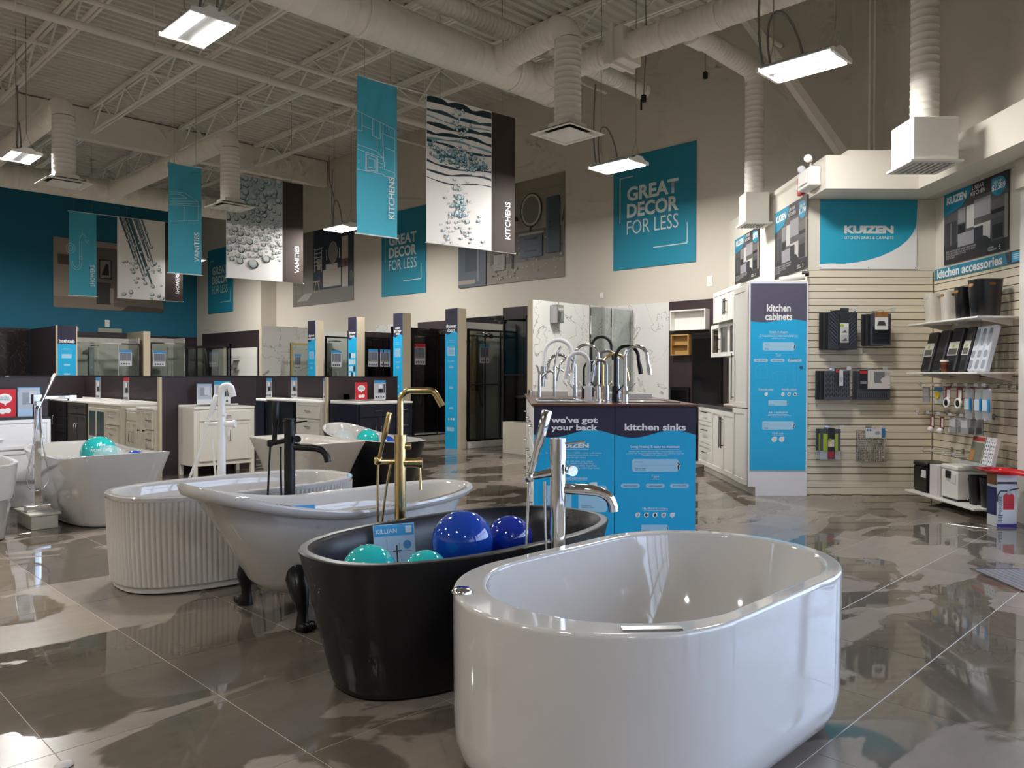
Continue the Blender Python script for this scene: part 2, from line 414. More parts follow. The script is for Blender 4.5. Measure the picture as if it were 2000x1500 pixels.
def diffuser(t, c, h, rotz=0.0):
    d = bpy.data.objects.new('diffuser', None); COL.objects.link(d); d.parent = t; d.location = c; d.rotation_euler = (0, 0, rotz)
    sq = ((-1, -1), (1, -1), (1, 1), (-1, 1))
    f = MB().rings([[(x*k, y*k, z) for x, y in sq] for k, z in ((h*.5, .12), (h*.55, .06), (h*.96, .012), (h, .004), (h, -.004), (h*.9, -.004), (h*.72, .04))], False, False, False)
    f.build('diffuser_frame', M_duct, d)
    MB().box((-h*.75, -h*.75, .042), (h*.75, h*.75, .047)).build('diffuser_throat', M_gap, d)
    MB().cbox((-h*.68, -h*.68, -.012), (h*.68, h*.68, -.002), .003).build('diffuser_plate', M_white, d)
def plenum(t, c, w, h, rotz):
    """Boxed outlet at the end of a drop, with louvres underneath."""
    d = bpy.data.objects.new('plenum', None); COL.objects.link(d); d.parent = t; d.location = c; d.rotation_euler = (0, 0, rotz)
    MB().cbox((-w/2, -w/2, .02), (w/2, w/2, h), .006).build('plenum_box', M_duct, d)
    MB().box((-w/2-.03, -w/2-.03, 0), (w/2+.03, w/2+.03, .02)).build('plenum_flange', M_white, d)
    l = MB().box((-w/2+.02, -w/2+.02, -.003), (w/2-.02, w/2-.02, 0)); l.build('plenum_grille', M_steel, d)
    for k in range(7):
        x = -w/2+.04+k*(w-.08)/6
        MB().box((x-.004, -w/2+.02, -.012), (x+.004, w/2-.02, -.003)).build('louvre', M_white, d)
ZD = 5.2
t = thing('supply_duct', 'large white spiral duct with branches crossing above the kitchen banners', 'duct', (0, 7.2, ZD))
R = .23
duct_run(t, (-7.5, 0, 0), (8.0, 0, 0), R, 'main_run')
for x in (4.9, 7.2): band(t, (x, 0, 0), (x+.04, 0, 0), R)
band(t, (7.95, 0, 0), (8.06, 0, 0), R, 'end_cap')
r1 = .155
duct_run(t, (6.9, -.1, .02), (6.9, -1.07, .12), r1, 'branch')
MB().tube([(6.9, -.15, .02), (6.9, -.33, .045)], [r1*1.28, r1*1.04], 24).build('saddle', M_duct, t)
w = MB(); e = elbow(w, (6.9, -1.07, .12), r1, (0, -1, 0)); w.build('elbow', M_duct, t)
duct_run(t, e, (e.x, e.y, 4.13-ZD), r1, 'drop')
diffuser(t, (e.x, e.y, 4.07-ZD), .305)
r2 = .15
duct_run(t, (7.62, -.1, 0), (7.65, -4.66, 0), r2, 'branch')
MB().tube([(7.62, -.15, 0), (7.62, -.33, 0)], [r2*1.3, r2*1.04], 24).build('saddle', M_duct, t)
MB().cbox((7.44, -1.62, -.2), (7.82, -1.34, .2), .01).build('damper_box', M_duct, t)
MB().box((7.40, -1.5, -.24), (7.86, -1.46, .24)).build('damper_flange', M_duct, t)
for y in (-2.05, -2.75): band(t, (7.63, y, 0), (7.63, y-.04, 0), r2)
w = MB(); e = elbow(w, (7.65, -4.66, 0), r2, (0, -1, 0)); w.build('elbow', M_duct, t)
e2 = Wd(3.83, 7.2)
duct_run(t, e, (e.x, e.y, 3.6-ZD), .118, 'drop')
plenum(t, (e.x, e.y, 3.17-ZD), .40, .4, RZ)
# side branch to the outlet over the cabinets
f3 = Wd(3.0, 9.8)
duct_run(t, (7.7, -2.35, -.02), (f3.x-.12, f3.y-7.2, -.12), .115, 'branch')
MB().tube([(7.75, -2.35, -.02), (8.0, -2.35, -.05)], [.15, .12], 24).build('saddle', M_duct, t)
w = MB(); e = elbow(w, (f3.x-.125, f3.y-7.2, -.12), .115, (1, 0, 0)); w.build('elbow', M_duct, t)
duct_run(t, e, (e.x, e.y, 3.54-ZD), .112, 'drop')
plenum(t, (e.x, e.y, 3.16-ZD), .29, .39, RZ)
t = thing('supply_duct', 'thin white duct ending at a capped collar high on the poster wall', 'duct', (0, 7.15, 5.68))
duct_run(t, (-7.5, 0, 0), (10.0, 0, 0), .12, 'main_run'); band(t, (9.97, 0, 0), (10.08, 0, 0), .12, 'end_cap')
MB().bar((10.02, 0, -.12), (10.02, 0, -.3), .02).build('bracket', M_black, t)
t = thing('supply_duct', 'white spiral duct before the teal wall with two drops', 'duct', (0, 18.05, ZD))
duct_run(t, (-7.5, 0, 0), (9.0, 0, 0), .24, 'main_run'); band(t, (8.95, 0, 0), (9.07, 0, 0), .24, 'end_cap')
for x, y in ((3.55, 12.72), (5.98, 12.52)):
    duct_run(t, (x, -.15, 0), (x, y-18.05+.18, 0), .155, 'branch')
    MB().tube([(x, -.16, 0), (x, -.36, 0)], [.2, .16], 24).build('saddle', M_duct, t)
    w = MB(); e = elbow(w, (x, y-18.05+.18, 0), .155, (0, -1, 0)); w.build('elbow', M_duct, t)
    duct_run(t, e, (e.x, e.y, 4.12-ZD), .155, 'drop'); diffuser(t, (e.x, e.y, 4.06-ZD), .305)

# ------------------------------------------------------------------ high bay lamps
M_led = mat('led_panel', 'fff6ea', 0.5, emit=22.0, var=0.0)
M_alu = mat('lamp_aluminium', 'a9adb3', 0.4, metal=0.5)
M_cable = mat('grey_conduit', '7d7a75', 0.5)
def highbay(x, y, z, label, loops=1, power=1.0):
    t = thing('high_bay_lamp', label, 'lamp', (x, y, z), group='led high bay lamps')
    w_, l_ = .20, .335
    MB().cbox((-w_+.01, -l_+.02, .015), (w_-.01, l_-.02, .05), .01).build('housing', M_alu, t)
    for s in (-1, 1):
        MB().cbox((s*.13-.055, -l_+.03, -.004), (s*.13+.055, l_-.03, .016), .003).build('led_panel', M_led, t)
        poly = [(-w_, 0), (w_, 0), (w_, .035), (.1, .05), (.06, .085), (-.06, .085), (-.1, .05), (-w_, .035)]
        e = MB(); e.rings([[(px, s*l_+dy, pz) for px, pz in poly] for dy in (-.012, .012)], smooth=False); e.build('end_plate', M_white, t)
        MB().tube([(-.1, s*.28, .05), (0, s*.28, .3), (.1, s*.28, .05)], .004, 5).build('hanging_wire', M_steel, t)
        MB().cyl((0, s*.28, .3), (0, s*.28, 6.5-z), .006, 6).build('hanging_chain', M_steel, t)
        ld = bpy.data.lights.new('strip_light', 'AREA'); ld.shape = 'RECTANGLE'; ld.size = .11; ld.size_y = .6
        ld.energy = LAMP_W*power*.5; ld.color = LAMP_C
        lo = bpy.data.objects.new('strip_light', ld); COL.objects.link(lo); lo.parent = t; lo.location = (s*.13, 0, -.006)
    MB().cbox((-.05, -.12, .05), (.05, .12, .11), .01).build('driver_box', M_alu, t)
    if loops:
        P = bez((0, 0, .1), (.02, .15, .75), (.05, .45, .75), (.02, .32, .12), 10)+bez((.02, .32, .12), (0, .3, -.05), (.1, .55, .1), (.05, .42, 1.2), 10)[1:]
        MB().tube([(q[0], q[1]*loops, q[2]) for q in P], .011, 6).build('supply_cable', M_cable, t)
highbay(2.87, 6.6, 4.2, 'two strip led lamp hanging at the top left, the nearest on that side', -1)
highbay(6.72, 3.07, 4.0, 'two strip led lamp hanging at the upper right beside the sloping strut', 1, .48)
highbay(8.25, 6.25, 4.0, 'two strip led lamp hanging in front of the rightmost teal slogan poster')
highbay(3.18, 13.45, 4.5, 'two strip led lamp at the left edge near the duct drop')
highbay(8.2, 12.6, 4.0, 'two strip led lamp half hidden behind the teal kitchens banner')
highbay(8.0, 18.75, 4.0, 'two strip led lamp half hidden behind the water droplet banner')
highbay(3.1, 19.4, 4.5, 'two strip led lamp at the left edge before the teal wall')
for k, (x, y) in enumerate(((-1.5, 6.4), (-1.5, 1.2), (-1.5, 13.4), (-5, 4.2), (-5, 10.5), (-2.0, 19.0), (-1.5, -4))):  # unseen lamps, put in for the light they give the room
    highbay(x, y, 4.5, ['two strip led lamp overhead outside the view, left of the near left lamp', 'two strip led lamp overhead outside the view, behind the viewer', 'two strip led lamp overhead outside the view, left of the vanity rows', 'two strip led lamp far left overhead outside the view, near end', 'two strip led lamp far left overhead outside the view, far end', 'two strip led lamp outside the view by the teal wall', 'two strip led lamp outside the view by the front wall'][k], 0, .62)
# ------------------------------------------------------------------ small fittings on the walls
def plate(name, label, cat, loc, rot, sx, sz, m=M_white):
    t = thing(name, label, cat, loc, rot)
    MB().cbox((-sx/2, -.012, -sz/2), (sx/2, 0, sz/2), .003).build('cover', m, t)
    MB().cbox((-sx*.2, -.02, -sz*.2), (sx*.2, -.012, sz*.2), .002).build('rocker', M_steelw, t)
plate('light_switch', 'white wall plate below the mural on the teal wall', 'switch', (7.55, 23.25, 2.68), 0, .12, .19)
plate('junction_box', 'white wall plate right of the slogan posters above the cabinets', 'switch', (10.5, 6.22, 2.71), -pi/2, .1, .16)
plate('thermostat', 'small pale wall plate below the rightmost slogan poster', 'switch', (10.5, 8.28, 2.64), -pi/2, .07, .1)
# exit light and fire bell on the bulkhead
t = thing('emergency_light', 'white twin head emergency light on the bulkhead corner', 'light', Wd(3.195, 8.32, 3.37), RZ)
MB().cbox((-.12, -.16, -.1), (0, .18, .1), .01).build('body', M_white, t)
MB().cbox((-.135, -.1, -.06), (-.12, .12, .06), .004).build('exit_face', M_white, t)
for y, z in ((-.02, .2), (.16, .13)):
    b = MB(); b.cyl((-.06, y, .09), (-.06, y, z-.04), .012, 8); b.tube([(-.05, y+.02, z), (-.09, y-.03, z), (-.11, y-.06, z)], [.022, .038, .042], 16); b.build('lamp_head', M_white, t)
    MB().tube([(-.111, y-.0605, z), (-.113, y-.064, z)],   .036, 16).build('lamp_lens', M_alu, t)
t = thing('fire_strobe', 'small red fire alarm strobe under the emergency light', 'alarm', Wd(3.195, 8.66, 3.38), RZ)
MB().cbox((-.05, -.06, -.1), (0, .06, .1), .01).build('alarm_body', M_red, t)
MB().cbox((-.075, -.03, -.05), (-.05, .03, .01), .006).build('strobe_lens', M_white, t)
t = thing('conduit_speaker', 'black box and conduit at the corner above the bulkhead', 'conduit', Wd(4.3, 9.4, 3.55), RZ)
MB().cbox((-.12, -.1, 0), (.03, .1, .2), .01).build('black_box', M_black, t)
for x in (0, .06): MB().cyl((x-.05, 0, .1), (x-.05, 0, 2.9), .014, 8).build('conduit_pipe', M_duct, t)
# ------------------------------------------------------------------ flat print
def ink(c): return mat('print_'+c, c, 0.55, var=0.03, scale=3)
def picture(parent, shapes, y=-0.0015, name='printed_picture', step=0.0006):
    """Flat print: rectangles r, ellipses e, polygons p, strokes l, each on a hair's breadth of its own."""
    mb = MB(); ms = []
    for k, s in enumerate(shapes):
        c = s[-1]; yy = y-step*k
        if c not in ms: ms.append(c)
        mb.mat(ms.index(c))
        if s[0] == 'r': _, a, b, c1, d, _c = s; mb.quad((a, yy, b), (c1, yy, b), (c1, yy, d), (a, yy, d))
        elif s[0] == 'e':
            _, cx, cz, rx, rz, _c = s; n = 20
            mb.quad(*[(cx+rx*cos(2*pi*i/n), yy, cz+rz*sin(2*pi*i/n)) for i in range(n)])
        elif s[0] == 'p': mb.quad(*[(a, yy, b) for a, b in s[1]])
        elif s[0] == 'l':
            _, pts, w, _c = s
            for (a, b), (c1, d) in zip(pts, pts[1:]):
                L = math.hypot(c1-a, d-b) or 1; nx, nz = -(d-b)/L*w/2, (c1-a)/L*w/2
                mb.quad((a-nx, yy, b-nz), (c1-nx, yy, d-nz), (c1+nx, yy, d+nz), (a+nx, yy, b+nz))
    return mb.build(name, [ink(c) for c in ms], parent)
def board(name, label, cat, loc, rotz, w, h, m, th=.008, group=None):
    t = thing(name, label, cat, loc, rotz, group)
    MB().cbox((0, -th, 0), (w, 0, h), .0015).build('panel', m, t)
    return t
def ring_pts(cx, cz, rx, rz, a0=0, a1=2*pi, n=14): return [(cx+rx*cos(a0+(a1-a0)*i/n), cz+rz*sin(a0+(a1-a0)*i/n)) for i in range(n+1)]
M_tealp = mat('poster_teal', '16809a', 0.6, var=0.04)
# ------------------------------------------------------------------ slogan posters on the long wall
def slogan(x, y, z, label):
    w, h = 1.57, 1.84
    t = board('slogan_poster', label, 'poster', (x, y, z), -pi/2, w, h, M_tealp, group='teal slogan posters')
    m = mat('poster_lettering', 'c9d3d2', .6)
    text('GREAT', m, t, .28, 1.10, -.011, width=.98, height=.235, bold=.035)
    text('DECOR', m, t, .28, .83, -.011, width=.98, height=.235, bold=.035)
    text('FOR LESS', m, t, .28, .56, -.011, width=.98, height=.225, bold=-.004)
    for q_ in ([(.14, .76), (.14, 1.50), (.40, 1.50)], [(1.42, .62), (1.42, .30), (.80, .30)]): picture(t, [('l', q_, .016, 'b9c8c8')], -.010, 'printed_bracket')
slogan(10.49, 8.03, 3.03, 'teal slogan poster high on the wall, the nearest and rightmost one')
slogan(10.49, 14.53, 3.03, 'teal slogan poster high on the wall, partly behind the kitchens banners')
slogan(10.05, 22.45, 3.03, 'teal slogan poster high on the wall, the farthest one by the teal wall corner')
# ------------------------------------------------------------------ bathroom murals
t = board('bathroom_mural', 'wall mural of a bathroom with round mirror and slate blue cabinets', 'mural', (10.49, 11.9, 3.03), -pi/2, 2.8, 1.84, ink('6d6558'))
S = [('r', 0, 0, 2.8, .42, '7d7468'), ('r', .9, .35, 2.8, .95, '5e5a54'), ('r', .95, .92, 2.8, 1.84, '8d8578')]
for i in range(46): S.append(('r', .95+i*.04, 1.0, .953+i*.04, 1.84, '776f63'))
for z in (1.15, 1.4, 1.62): S.append(('r', .95, z, 2.8, z+.008, '776f63'))
rnd = random.Random(3)
for i in range(90): S.append(('e', .95+rnd.random()*1.8, .06+rnd.random()*.8, .012+.02*rnd.random(), .008+.012*rnd.random(), rnd.choice(['948a7c', '3f3d3a', 'a59a8a'])))
S += [('r', 0, 0, .8, .9, '4a5560'), ('r', .2, .3, .62, .9, '2f3d4a'), ('r', .55, .1, .6, 1.84, '6f7a80'), ('r', 0, .06, .5, .14, '8d8578'),
      ('r', 1.02, .25, 1.32, .55, '8e8780'), ('r', 1.5, .25, 1.53, 1.0, '2a2826'),
      ('r', 1.72, .42, 2.28, .83, '44525f'), ('r', 1.72, .62, 2.28, .63, '2a343e'), ('r', 1.68, .83, 2.32, .87, '9b9489'), ('r', 1.84, .74, 2.16, .765, '1a2026'), ('r', 1.84, .52, 2.16, .545, '1a2026'),
      ('r', 1.97, .87, 2.0, 1.0, '1c1a19'), ('e', 2.0, 1.28, .27, .31, '2a2724'), ('e', 2.0, 1.28, .25, .29, 'b5aca0'), ('e', 2.0, 1.28, .21, .25, '6f6a63'),
      ('r', 2.42, .45, 2.7, 1.45, '35434f'), ('r', 2.38, .45, 2.43, 1.45, '4a5966'), ('r', 2.44, 1.0, 2.5, 1.02, '14191e'), ('r', 2.44, .9, 2.5, .92, '14191e'),
      ('r', 1.6, 1.2, 1.605, 1.84, '1a1817'), ('p', [(1.52, 1.12), (1.69, 1.12), (1.66, 1.19), (1.6, 1.22), (1.55, 1.19)], '1a1817'), ('e', 1.46, .98, .09, .1, '1d1c1a'),
      ('p', [(2.74, .95), (2.8, 1.2), (2.8, 1.0)], '1d1f1c')]
picture(t, S, -.0085, step=.00012)
t = board('bathroom_mural', 'wall mural of a navy tiled bathroom with oval mirror and cream cabinets', 'mural', (10.49, 18.4, 3.03), -pi/2, 2.75, 1.84, ink('222a3a'))
S = [('r', 0, 0, 2.75, .35, '6f6a63'), ('r', .0, .3, 1.0, 1.84, '77736b'), ('r', .45, 0, .47, 1.84, '4a4742'), ('p', [(.2, .12), (.7, .12), (.95, .3), (.55, .3)], '98948c')]
for i in range(38): S.append(('r', .95+i*.048, .35, .952+i*.048, 1.84, '2f3a4e'))
for i in range(9): S.append(('r', .95, .45+i*.16, 2.75, .455+i*.16, '2f3a4e'))
for z in (.95, 1.05, 1.15, 1.25, 1.35): S.append(('r', 1.05, z, 1.4, z+.02, 'c9c6c0'))
S += [('r', 1.05, .8, 1.07, 1.4, 'c9c6c0'), ('r', 1.38, .8, 1.4, 1.4, 'c9c6c0'), ('r', 1.18, .85, 1.34, 1.12, 'a9a59e'),
      ('r', 1.44, .4, 2.24, .82, 'b2aba0'), ('r', 1.58, .82, 2.1, .95, 'c2bcb2'), ('e', 1.9, 1.22, .2, .26, 'a9a59b'), ('e', 1.9, 1.22, .18, .24, '7e7a73'), ('r', 1.6, 1.05, 1.64, 1.3, 'cfcbc4'), ('r', 2.16, 1.05, 2.2, 1.3, 'cfcbc4'),
      ('r', 2.28, .35, 2.55, 1.55, 'b2aba0'), ('r', 2.28, .82, 2.55, 1.02, '6b513f'), ('e', 2.44, .9, .04, .07, '1c1917'),
      ('l', [(1.05, .3), (1.12, .55)], .03, 'a08c66'), ('l', [(1.3, .3), (1.22, .55)], .03, 'a08c66'), ('r', 1.02, .55, 1.32, .58, 'a08c66'), ('e', 2.68, .6, .07, .12, '4d5a44')]
picture(t, S, -.0085, step=.00012)
t = board('bathroom_mural', 'wall mural of a beige bathroom on the teal wall', 'mural', (6.22, 23.24, 3.05), 0, 2.85, 1.86, ink('a3978a'))
S = [('r', .62, .5, 2.85, 1.7, '6a635c'), ('r', 0, 0, 2.85, .3, '8d7f70'), ('r', .1, 1.15, .85, 1.42, '5c5149'), ('e', .5, 1.22, .12, .06, '2b2622'), ('r', 0, .65, .8, .66, 'b3a89c'),
     ('r', 1.12, .85, 1.45, 1.38, '2c2a28'), ('r', 1.15, .88, 1.42, 1.35, '8c857d'), ('p', [(1.18, .95), (1.38, .95), (1.36, 1.25), (1.3, 1.27)], '221f1e'),
     ('r', 1.05, .15, 1.42, .75, '35322f'), ('r', 1.4, .2, 1.5, .6, '99908a'), ('r', 1.5, .1, 2.85, .5, '6f6458'), ('p', [(1.6, .5), (2.6, .5), (2.5, .38), (1.9, .38)], '241d1a'), ('p', [(1.7, .0), (2.85, .0), (2.85, .12), (1.9, .16)], '4d443b')]
picture(t, S, -.0085, step=.00012)
# ------------------------------------------------------------------ hanging banners
M_bteal = mat('banner_teal', '4ab6d2', 0.7, var=0.05, bump=.2)
M_bbrown = mat('banner_brown', '33261f', 0.7, var=0.08)
M_bprint = mat('banner_print_ground', 'f2f0ee', 0.65, var=0.02)
def banner(base, word, art, photo, lab_t, lab_p):
    H = 1.83; rz = rad(-6)
    # hanging rail
    t = thing('teal_banner', lab_t, 'banner', base, rz)
    g = MB(); nx, nz = 6, 10; V = []
    for j in range(nz+1):
        for i in range(nx+1):
            V.append((.54*i/nx, .006*sin(3*i/nx+5*j/nz), H*j/nz))
    F = [(j*(nx+1)+i, j*(nx+1)+i+1, (j+1)*(nx+1)+i+1, (j+1)*(nx+1)+i) for j in range(nz) for i in range(nx)]
    g.add(V, F, True); V2 = [(x, y+.004, z) for x, y, z in V]; g.add(V2, [f[::-1] for f in F], True)
    g.build('cloth', M_bteal, t)
    for z in (0.0, H): MB().cyl((-.02, .004, z), (.56, .004, z), .008, 8).build('rod', M_steelw, t)
    for x in (.1, .45): MB().cyl((x, .002, H), (x, .002, 6.5-base[2]), .003, 5).build('hanging_cord', M_steel, t)
    text(word, M_print, t, .5, .22, -.011, rot=(0, -pi/2, 0), width=.5 if len(word) > 7 else .47, height=.085, bold=.012)
    picture(t, [('l', p, .007, 'cfe6ec') for p in art], -.0105, 'printed_line_drawing', step=0)
    b2 = Vector(base)+Vector((cos(rz)*.96, sin(rz)*.96, 0))
    t = thing('photo_banner', lab_p, 'banner', b2, rz)
    MB().box((0, -.002, 0), (1.02, .002, H)).build('cloth', M_bprint, t)
    MB().box((1.02, -.002, 0), (1.42, .002, H)).build('side_cloth', M_bbrown, t)
    for z in (0.0, H): MB().cyl((-.39 if z else -.01, .006, z), (1.44, .006, z), .007, 8).build('rod', M_steelw, t)
    for x in (.2, 1.2): MB().cyl((x, .002, H), (x, .002, 6.5-base[2]), .003, 5).build('hanging_cord', M_steel, t)
    text(word, M_print, t, 1.34, .18, -.004, rot=(0, -pi/2, 0), width=.5 if len(word) > 7 else .47, height=.085, bold=.012)
    picture(t, photo, -.003, 'printed_photograph', step=.000012)
def clip(p, x1=1.015): return [(min(max(a, .004), x1), min(max(b, .004), 1.826)) for a, b in p]
def drop(cx, cz, r, dark='22343c', mid='b9c2c2', hi='dcdfdc', tilt=.6):
    o = []
    o.append(('p', clip(ring_pts(cx, cz, r, r*.95)), dark))
    o.append(('p', clip(ring_pts(cx-.10*r, cz+.14*r, r*.84, r*.80)), mid))
    o.append(('p', clip(ring_pts(cx-.16*r, cz+.34*r, r*.72, r*.56)), hi))
    return o
def waves():
    o = []; rnd = random.Random(11)
    def strip(z, amp, th, ph, c):
        top = [(1.016*i/16+.002, z+amp*sin(ph+i*.35)+th*(.4+.6*abs(sin(ph*2+i*.5)))) for i in range(17)]
        bot = [(1.016*i/16+.002, z+amp*sin(ph+i*.35)) for i in range(16, -1, -1)]
        o.append(('p', clip(top+bot), c))
    strip(1.74, .012, .09, .3, '16303c'); strip(1.62, .015, .05, 1.4, '23505f'); strip(1.55, .02, .02, 2.2, '7fa9b6'); strip(1.47, .02, .06, 3.1, '1b3944')
    strip(1.37, .02, .05, 4.2, '17323d'); strip(1.30, .02, .03, 5.1, '6fa3b4'); strip(1.23, .025, .035, .9, '1c3d49'); strip(.99, .03, .035, 2.6, '1d3f4c'); strip(.90, .03, .03, 3.3, '132a33'); strip(.80, .035, .018, 2.9, '10242c')
    for i in range(230):
        x, z = rnd.gauss(.45, .28), rnd.gauss(1.13, .055)
        if 0.03 < x < .98: o += drop(x, z-.1*(x-.4), .010+.022*rnd.random(), rnd.choice(['0f2a34', '1c5f78', '0b2028']), rnd.choice(['5f9db2', 'a9c4cc', '2f7f9a']), rnd.choice(['dfe9ea', '8fc0d0']))
    for i in range(40): o += drop(rnd.gauss(.5, .07), 1.2+.55*rnd.random(), .01+.016*rnd.random(), '1f5a70', '8fbccb', 'e4ecec')
    for i in range(75):
        z = .85*rnd.random(); o += drop(rnd.gauss(.5, .1+.08*(z < .3)), z, .006+.02*rnd.random()**2, '3c5a64', 'cfd6d6', 'e6e8e6')
    for i in range(60): o += drop(rnd.gauss(.5, .05), .38+.28*rnd.random(), .008+.016*rnd.random(), '174f66', '4f9ab4', 'c9dde2')
    for x, z in ((.5, .62), (.48, .55), (.52, .5), (.5, .45), (.46, .42), (.62, .33), (.66, .2), (.62, .15), (.7, .12), (.25, .18), (.3, .12), (.32, .07), (.82, .42), (.8, .36)): o += drop(x, z, .018+.016*rnd.random(), '1f5f78', 'a9cad4', 'e6eeee')
    return o
def beads():
    rnd = random.Random(5); o = [('p', [(.004, .95), (1.015, .95), (1.015, 1.826), (.004, 1.826)], 'b6c0c0'), ('p', [(.004, 1.4), (1.015, 1.4), (1.015, 1.826), (.004, 1.826)], '9fb1b5')]
    for k in range(70): o += drop(rnd.random()*1.0, 1.15+rnd.random()*.66, .03+.04*rnd.random(), rnd.choice(['3d6f7d', '5b8792', '2b5a69']), '9db0b4', 'b4c1c3')
    P_ = []
    for k in range(900):
        x, z = rnd.random(), .36+.95*rnd.random(); r = (.012+.05*rnd.random()**1.5)*(1 if z > .45 else .8)
        if all(math.hypot(x-a, z-b) > r+c*.9 for a, b, c in P_): P_.append((x, z, r))
    P_ += [(.48, .27, .09), (.24, .3, .06), (.72, .38, .07), (.1, .33, .045)]
    for x, z, r in P_: o += drop(x, z, r, '2c3b3f', 'a5afae', 'c4cac8')
    return o
def streaks():
    rnd = random.Random(9); o = []
    for x, l, wd in ((.04, 1.0, .02), (.1, 1.45, .018), (.16, 1.25, .02), (.22, 1.5, .03), (.27, 1.1, .014), (.34, .9, .03), (.42, 1.0, .02), (.5, .6, .016)):
        o.append(('p', clip([(x, 1.826), (x+wd*2.2, 1.826), (x+wd*2+l*.32, 1.826-l), (x+wd+l*.32, 1.826-l)]), rnd.choice(['6d8f9c', '3f5f6c', '8fa9b2'])))
        o.append(('l', clip([(x, 1.82), (x+wd+l*.32, 1.826-l)]), .008, '1c2d35')); o.append(('l', clip([(x+wd*2.2, 1.82), (x+wd*2+l*.32, 1.826-l)]), .007, '1c2d35'))
        o += drop(x+wd*1.5+l*.32, 1.82-l, .045, '1d3540', 'a9b9bc', 'd6d9d6')
        o += drop(x+wd*1.5+l*.16, 1.82-l*.5, .035, '1d3540', '7f9aa4', 'd6d9d6')
    for k in range(34): o += drop(.1+.88*rnd.random(), .03+.95*rnd.random()**1.3, .02+.03*rnd.random(), '1d3540', '9fb6bd', 'd6d9d6')
    return o
kit = [[(0, 1.42), (.5, 1.3)], [(.06, 1.4), (.06, 1.26), (.2, 1.24), (.2, 1.37)], [(.06, 1.26), (.06, 1.2), (0, 1.2)], [(.2, 1.24), (.2, 1.17), (.3, 1.15), (.3, 1.35)], [(.34, 1.33), (.34, 1.22), (.5, 1.19), (.5, 1.3)], [(.42, 1.31), (.42, 1.21)],
       [(.33, 1.22), (.36, .80), (.5, .78), (.5, 1.19)], [(.36, 1.06), (.5, 1.04)], [(.26, 1.16), (.26, 1.02)], [(0, 1.03), (.24, 1.0), (.33, .94)], [(0, .98), (.12, .96), (.34, .93)], [(.11, .96), (.11, .74)], [(.12, .94), (.25, .92), (.25, .76), (.12, .75), (.12, .94)], [(.14, .9), (.23, .89), (.23, .79), (.14, .79), (.14, .9)], [(.27, .92), (.27, .76)], [(.27, .87), (.34, .86)], [(.27, .82), (.34, .81)], [(.0, .74), (.34, .74), (.36, .72), (.5, .72), (.5, .78)], [(.02, .86), (.02, .82)]]
van = [[(.02, 1.35), (.24, 1.37), (.48, 1.25), (.02, 1.19)], [(.02, 1.31), (.18, 1.33), (.3, 1.28), (.02, 1.24)], [(.02, 1.16), (.5, 1.21)], [(.48, 1.25), (.48, .93), (.02, .86)], [(.02, 1.13), (.5, 1.17), (.5, 1.19)], [(.25, 1.13), (.25, .89)]]
sho = [ring_pts(.03, 1.02, .09, .11), ring_pts(.03, 1.02, .05, .06), [(.2, .72), (.2, 1.2)], [(.25, .74), (.25, 1.2)], ring_pts(.14, .74, .11, .18, pi, 2*pi), ring_pts(.14, .74, .07, .13, pi, 2*pi), ring_pts(.27, 1.24, .06, .1, .3, pi), [(.22, 1.36), (.3, 1.36)], [(.26, 1.36), (.26, 1.44)], [(.3, 1.22), (.37, 1.16)], [(.31, 1.24), (.4, 1.2)], ring_pts(.23, .83, .03, .03)]
banner((5.238, 7.746, 2.94), 'KITCHENS', kit, waves(), 'bright teal kitchens banner with a line drawing of a kitchen', 'kitchens banner with a photo of splashing water and a brown edge')
banner((5.279, 13.307, 2.98), 'VANITIES', van, beads(), 'teal vanities banner with a line drawing of a washbasin', 'vanities banner with a photo of water beads and a brown edge')
banner((5.366, 18.9, 3.0), 'SHOWERS', sho, streaks(), 'dim teal showers banner with a line drawing of a shower pipe', 'showers banner with a photo of falling water streaks and a brown edge')
# ------------------------------------------------------------------ bathtubs
def sgnp(v, p): return math.copysign(abs(v)**p, v)
def outline(L, W, n=72, p=None, cx=0.0):
    """Stadium outline, or a superellipse of exponent p."""
    o = []
    for i in range(n):
        a = 2*pi*(i+.5)/n
        if p is None:
            R = W/2; o.append((cx+(L/2-R)*(1 if cos(a) > 0 else -1)+R*cos(a), R*sin(a)))
        else: o.append((cx+L/2*sgnp(cos(a), 2/p), W/2*sgnp(sin(a), 2/p)))
    return o
def tub_rings(secs, lift=None):
    """secs: (z, L, W, p, cx); lift(x, z) raises the ends."""
    R = []
    for z, L, W, p, cx in secs:
        R.append([(x, y, z+(lift(x, z) if lift else 0)) for x, y in outline(L, W, 72, p, cx)])
    return R
def lerp(a, b, t): return a+(b-a)*t
def basin(L0, W0, z0, L1, W1, z1, p, cx0=0, cx1=0, n=9, ex=1.7):
    """Inside of the tub from the rim (0) down to the bottom (1)."""
    s = []
    for k in range(n+1):
        t = k/n; u = sin(t*pi/2)
        wall = 1-(1-u)**1.0
        k2 = t**ex
        s.append((lerp(z0, z1, u), lerp(L0, L1, k2), lerp(W0, W1, k2), p, lerp(cx0, cx1, k2)))
    s.append((z1-.004, L1*.55, W1*.55, p, cx1)); s.append((z1-.008, L1*.05, W1*.05, p, cx1))
    return s
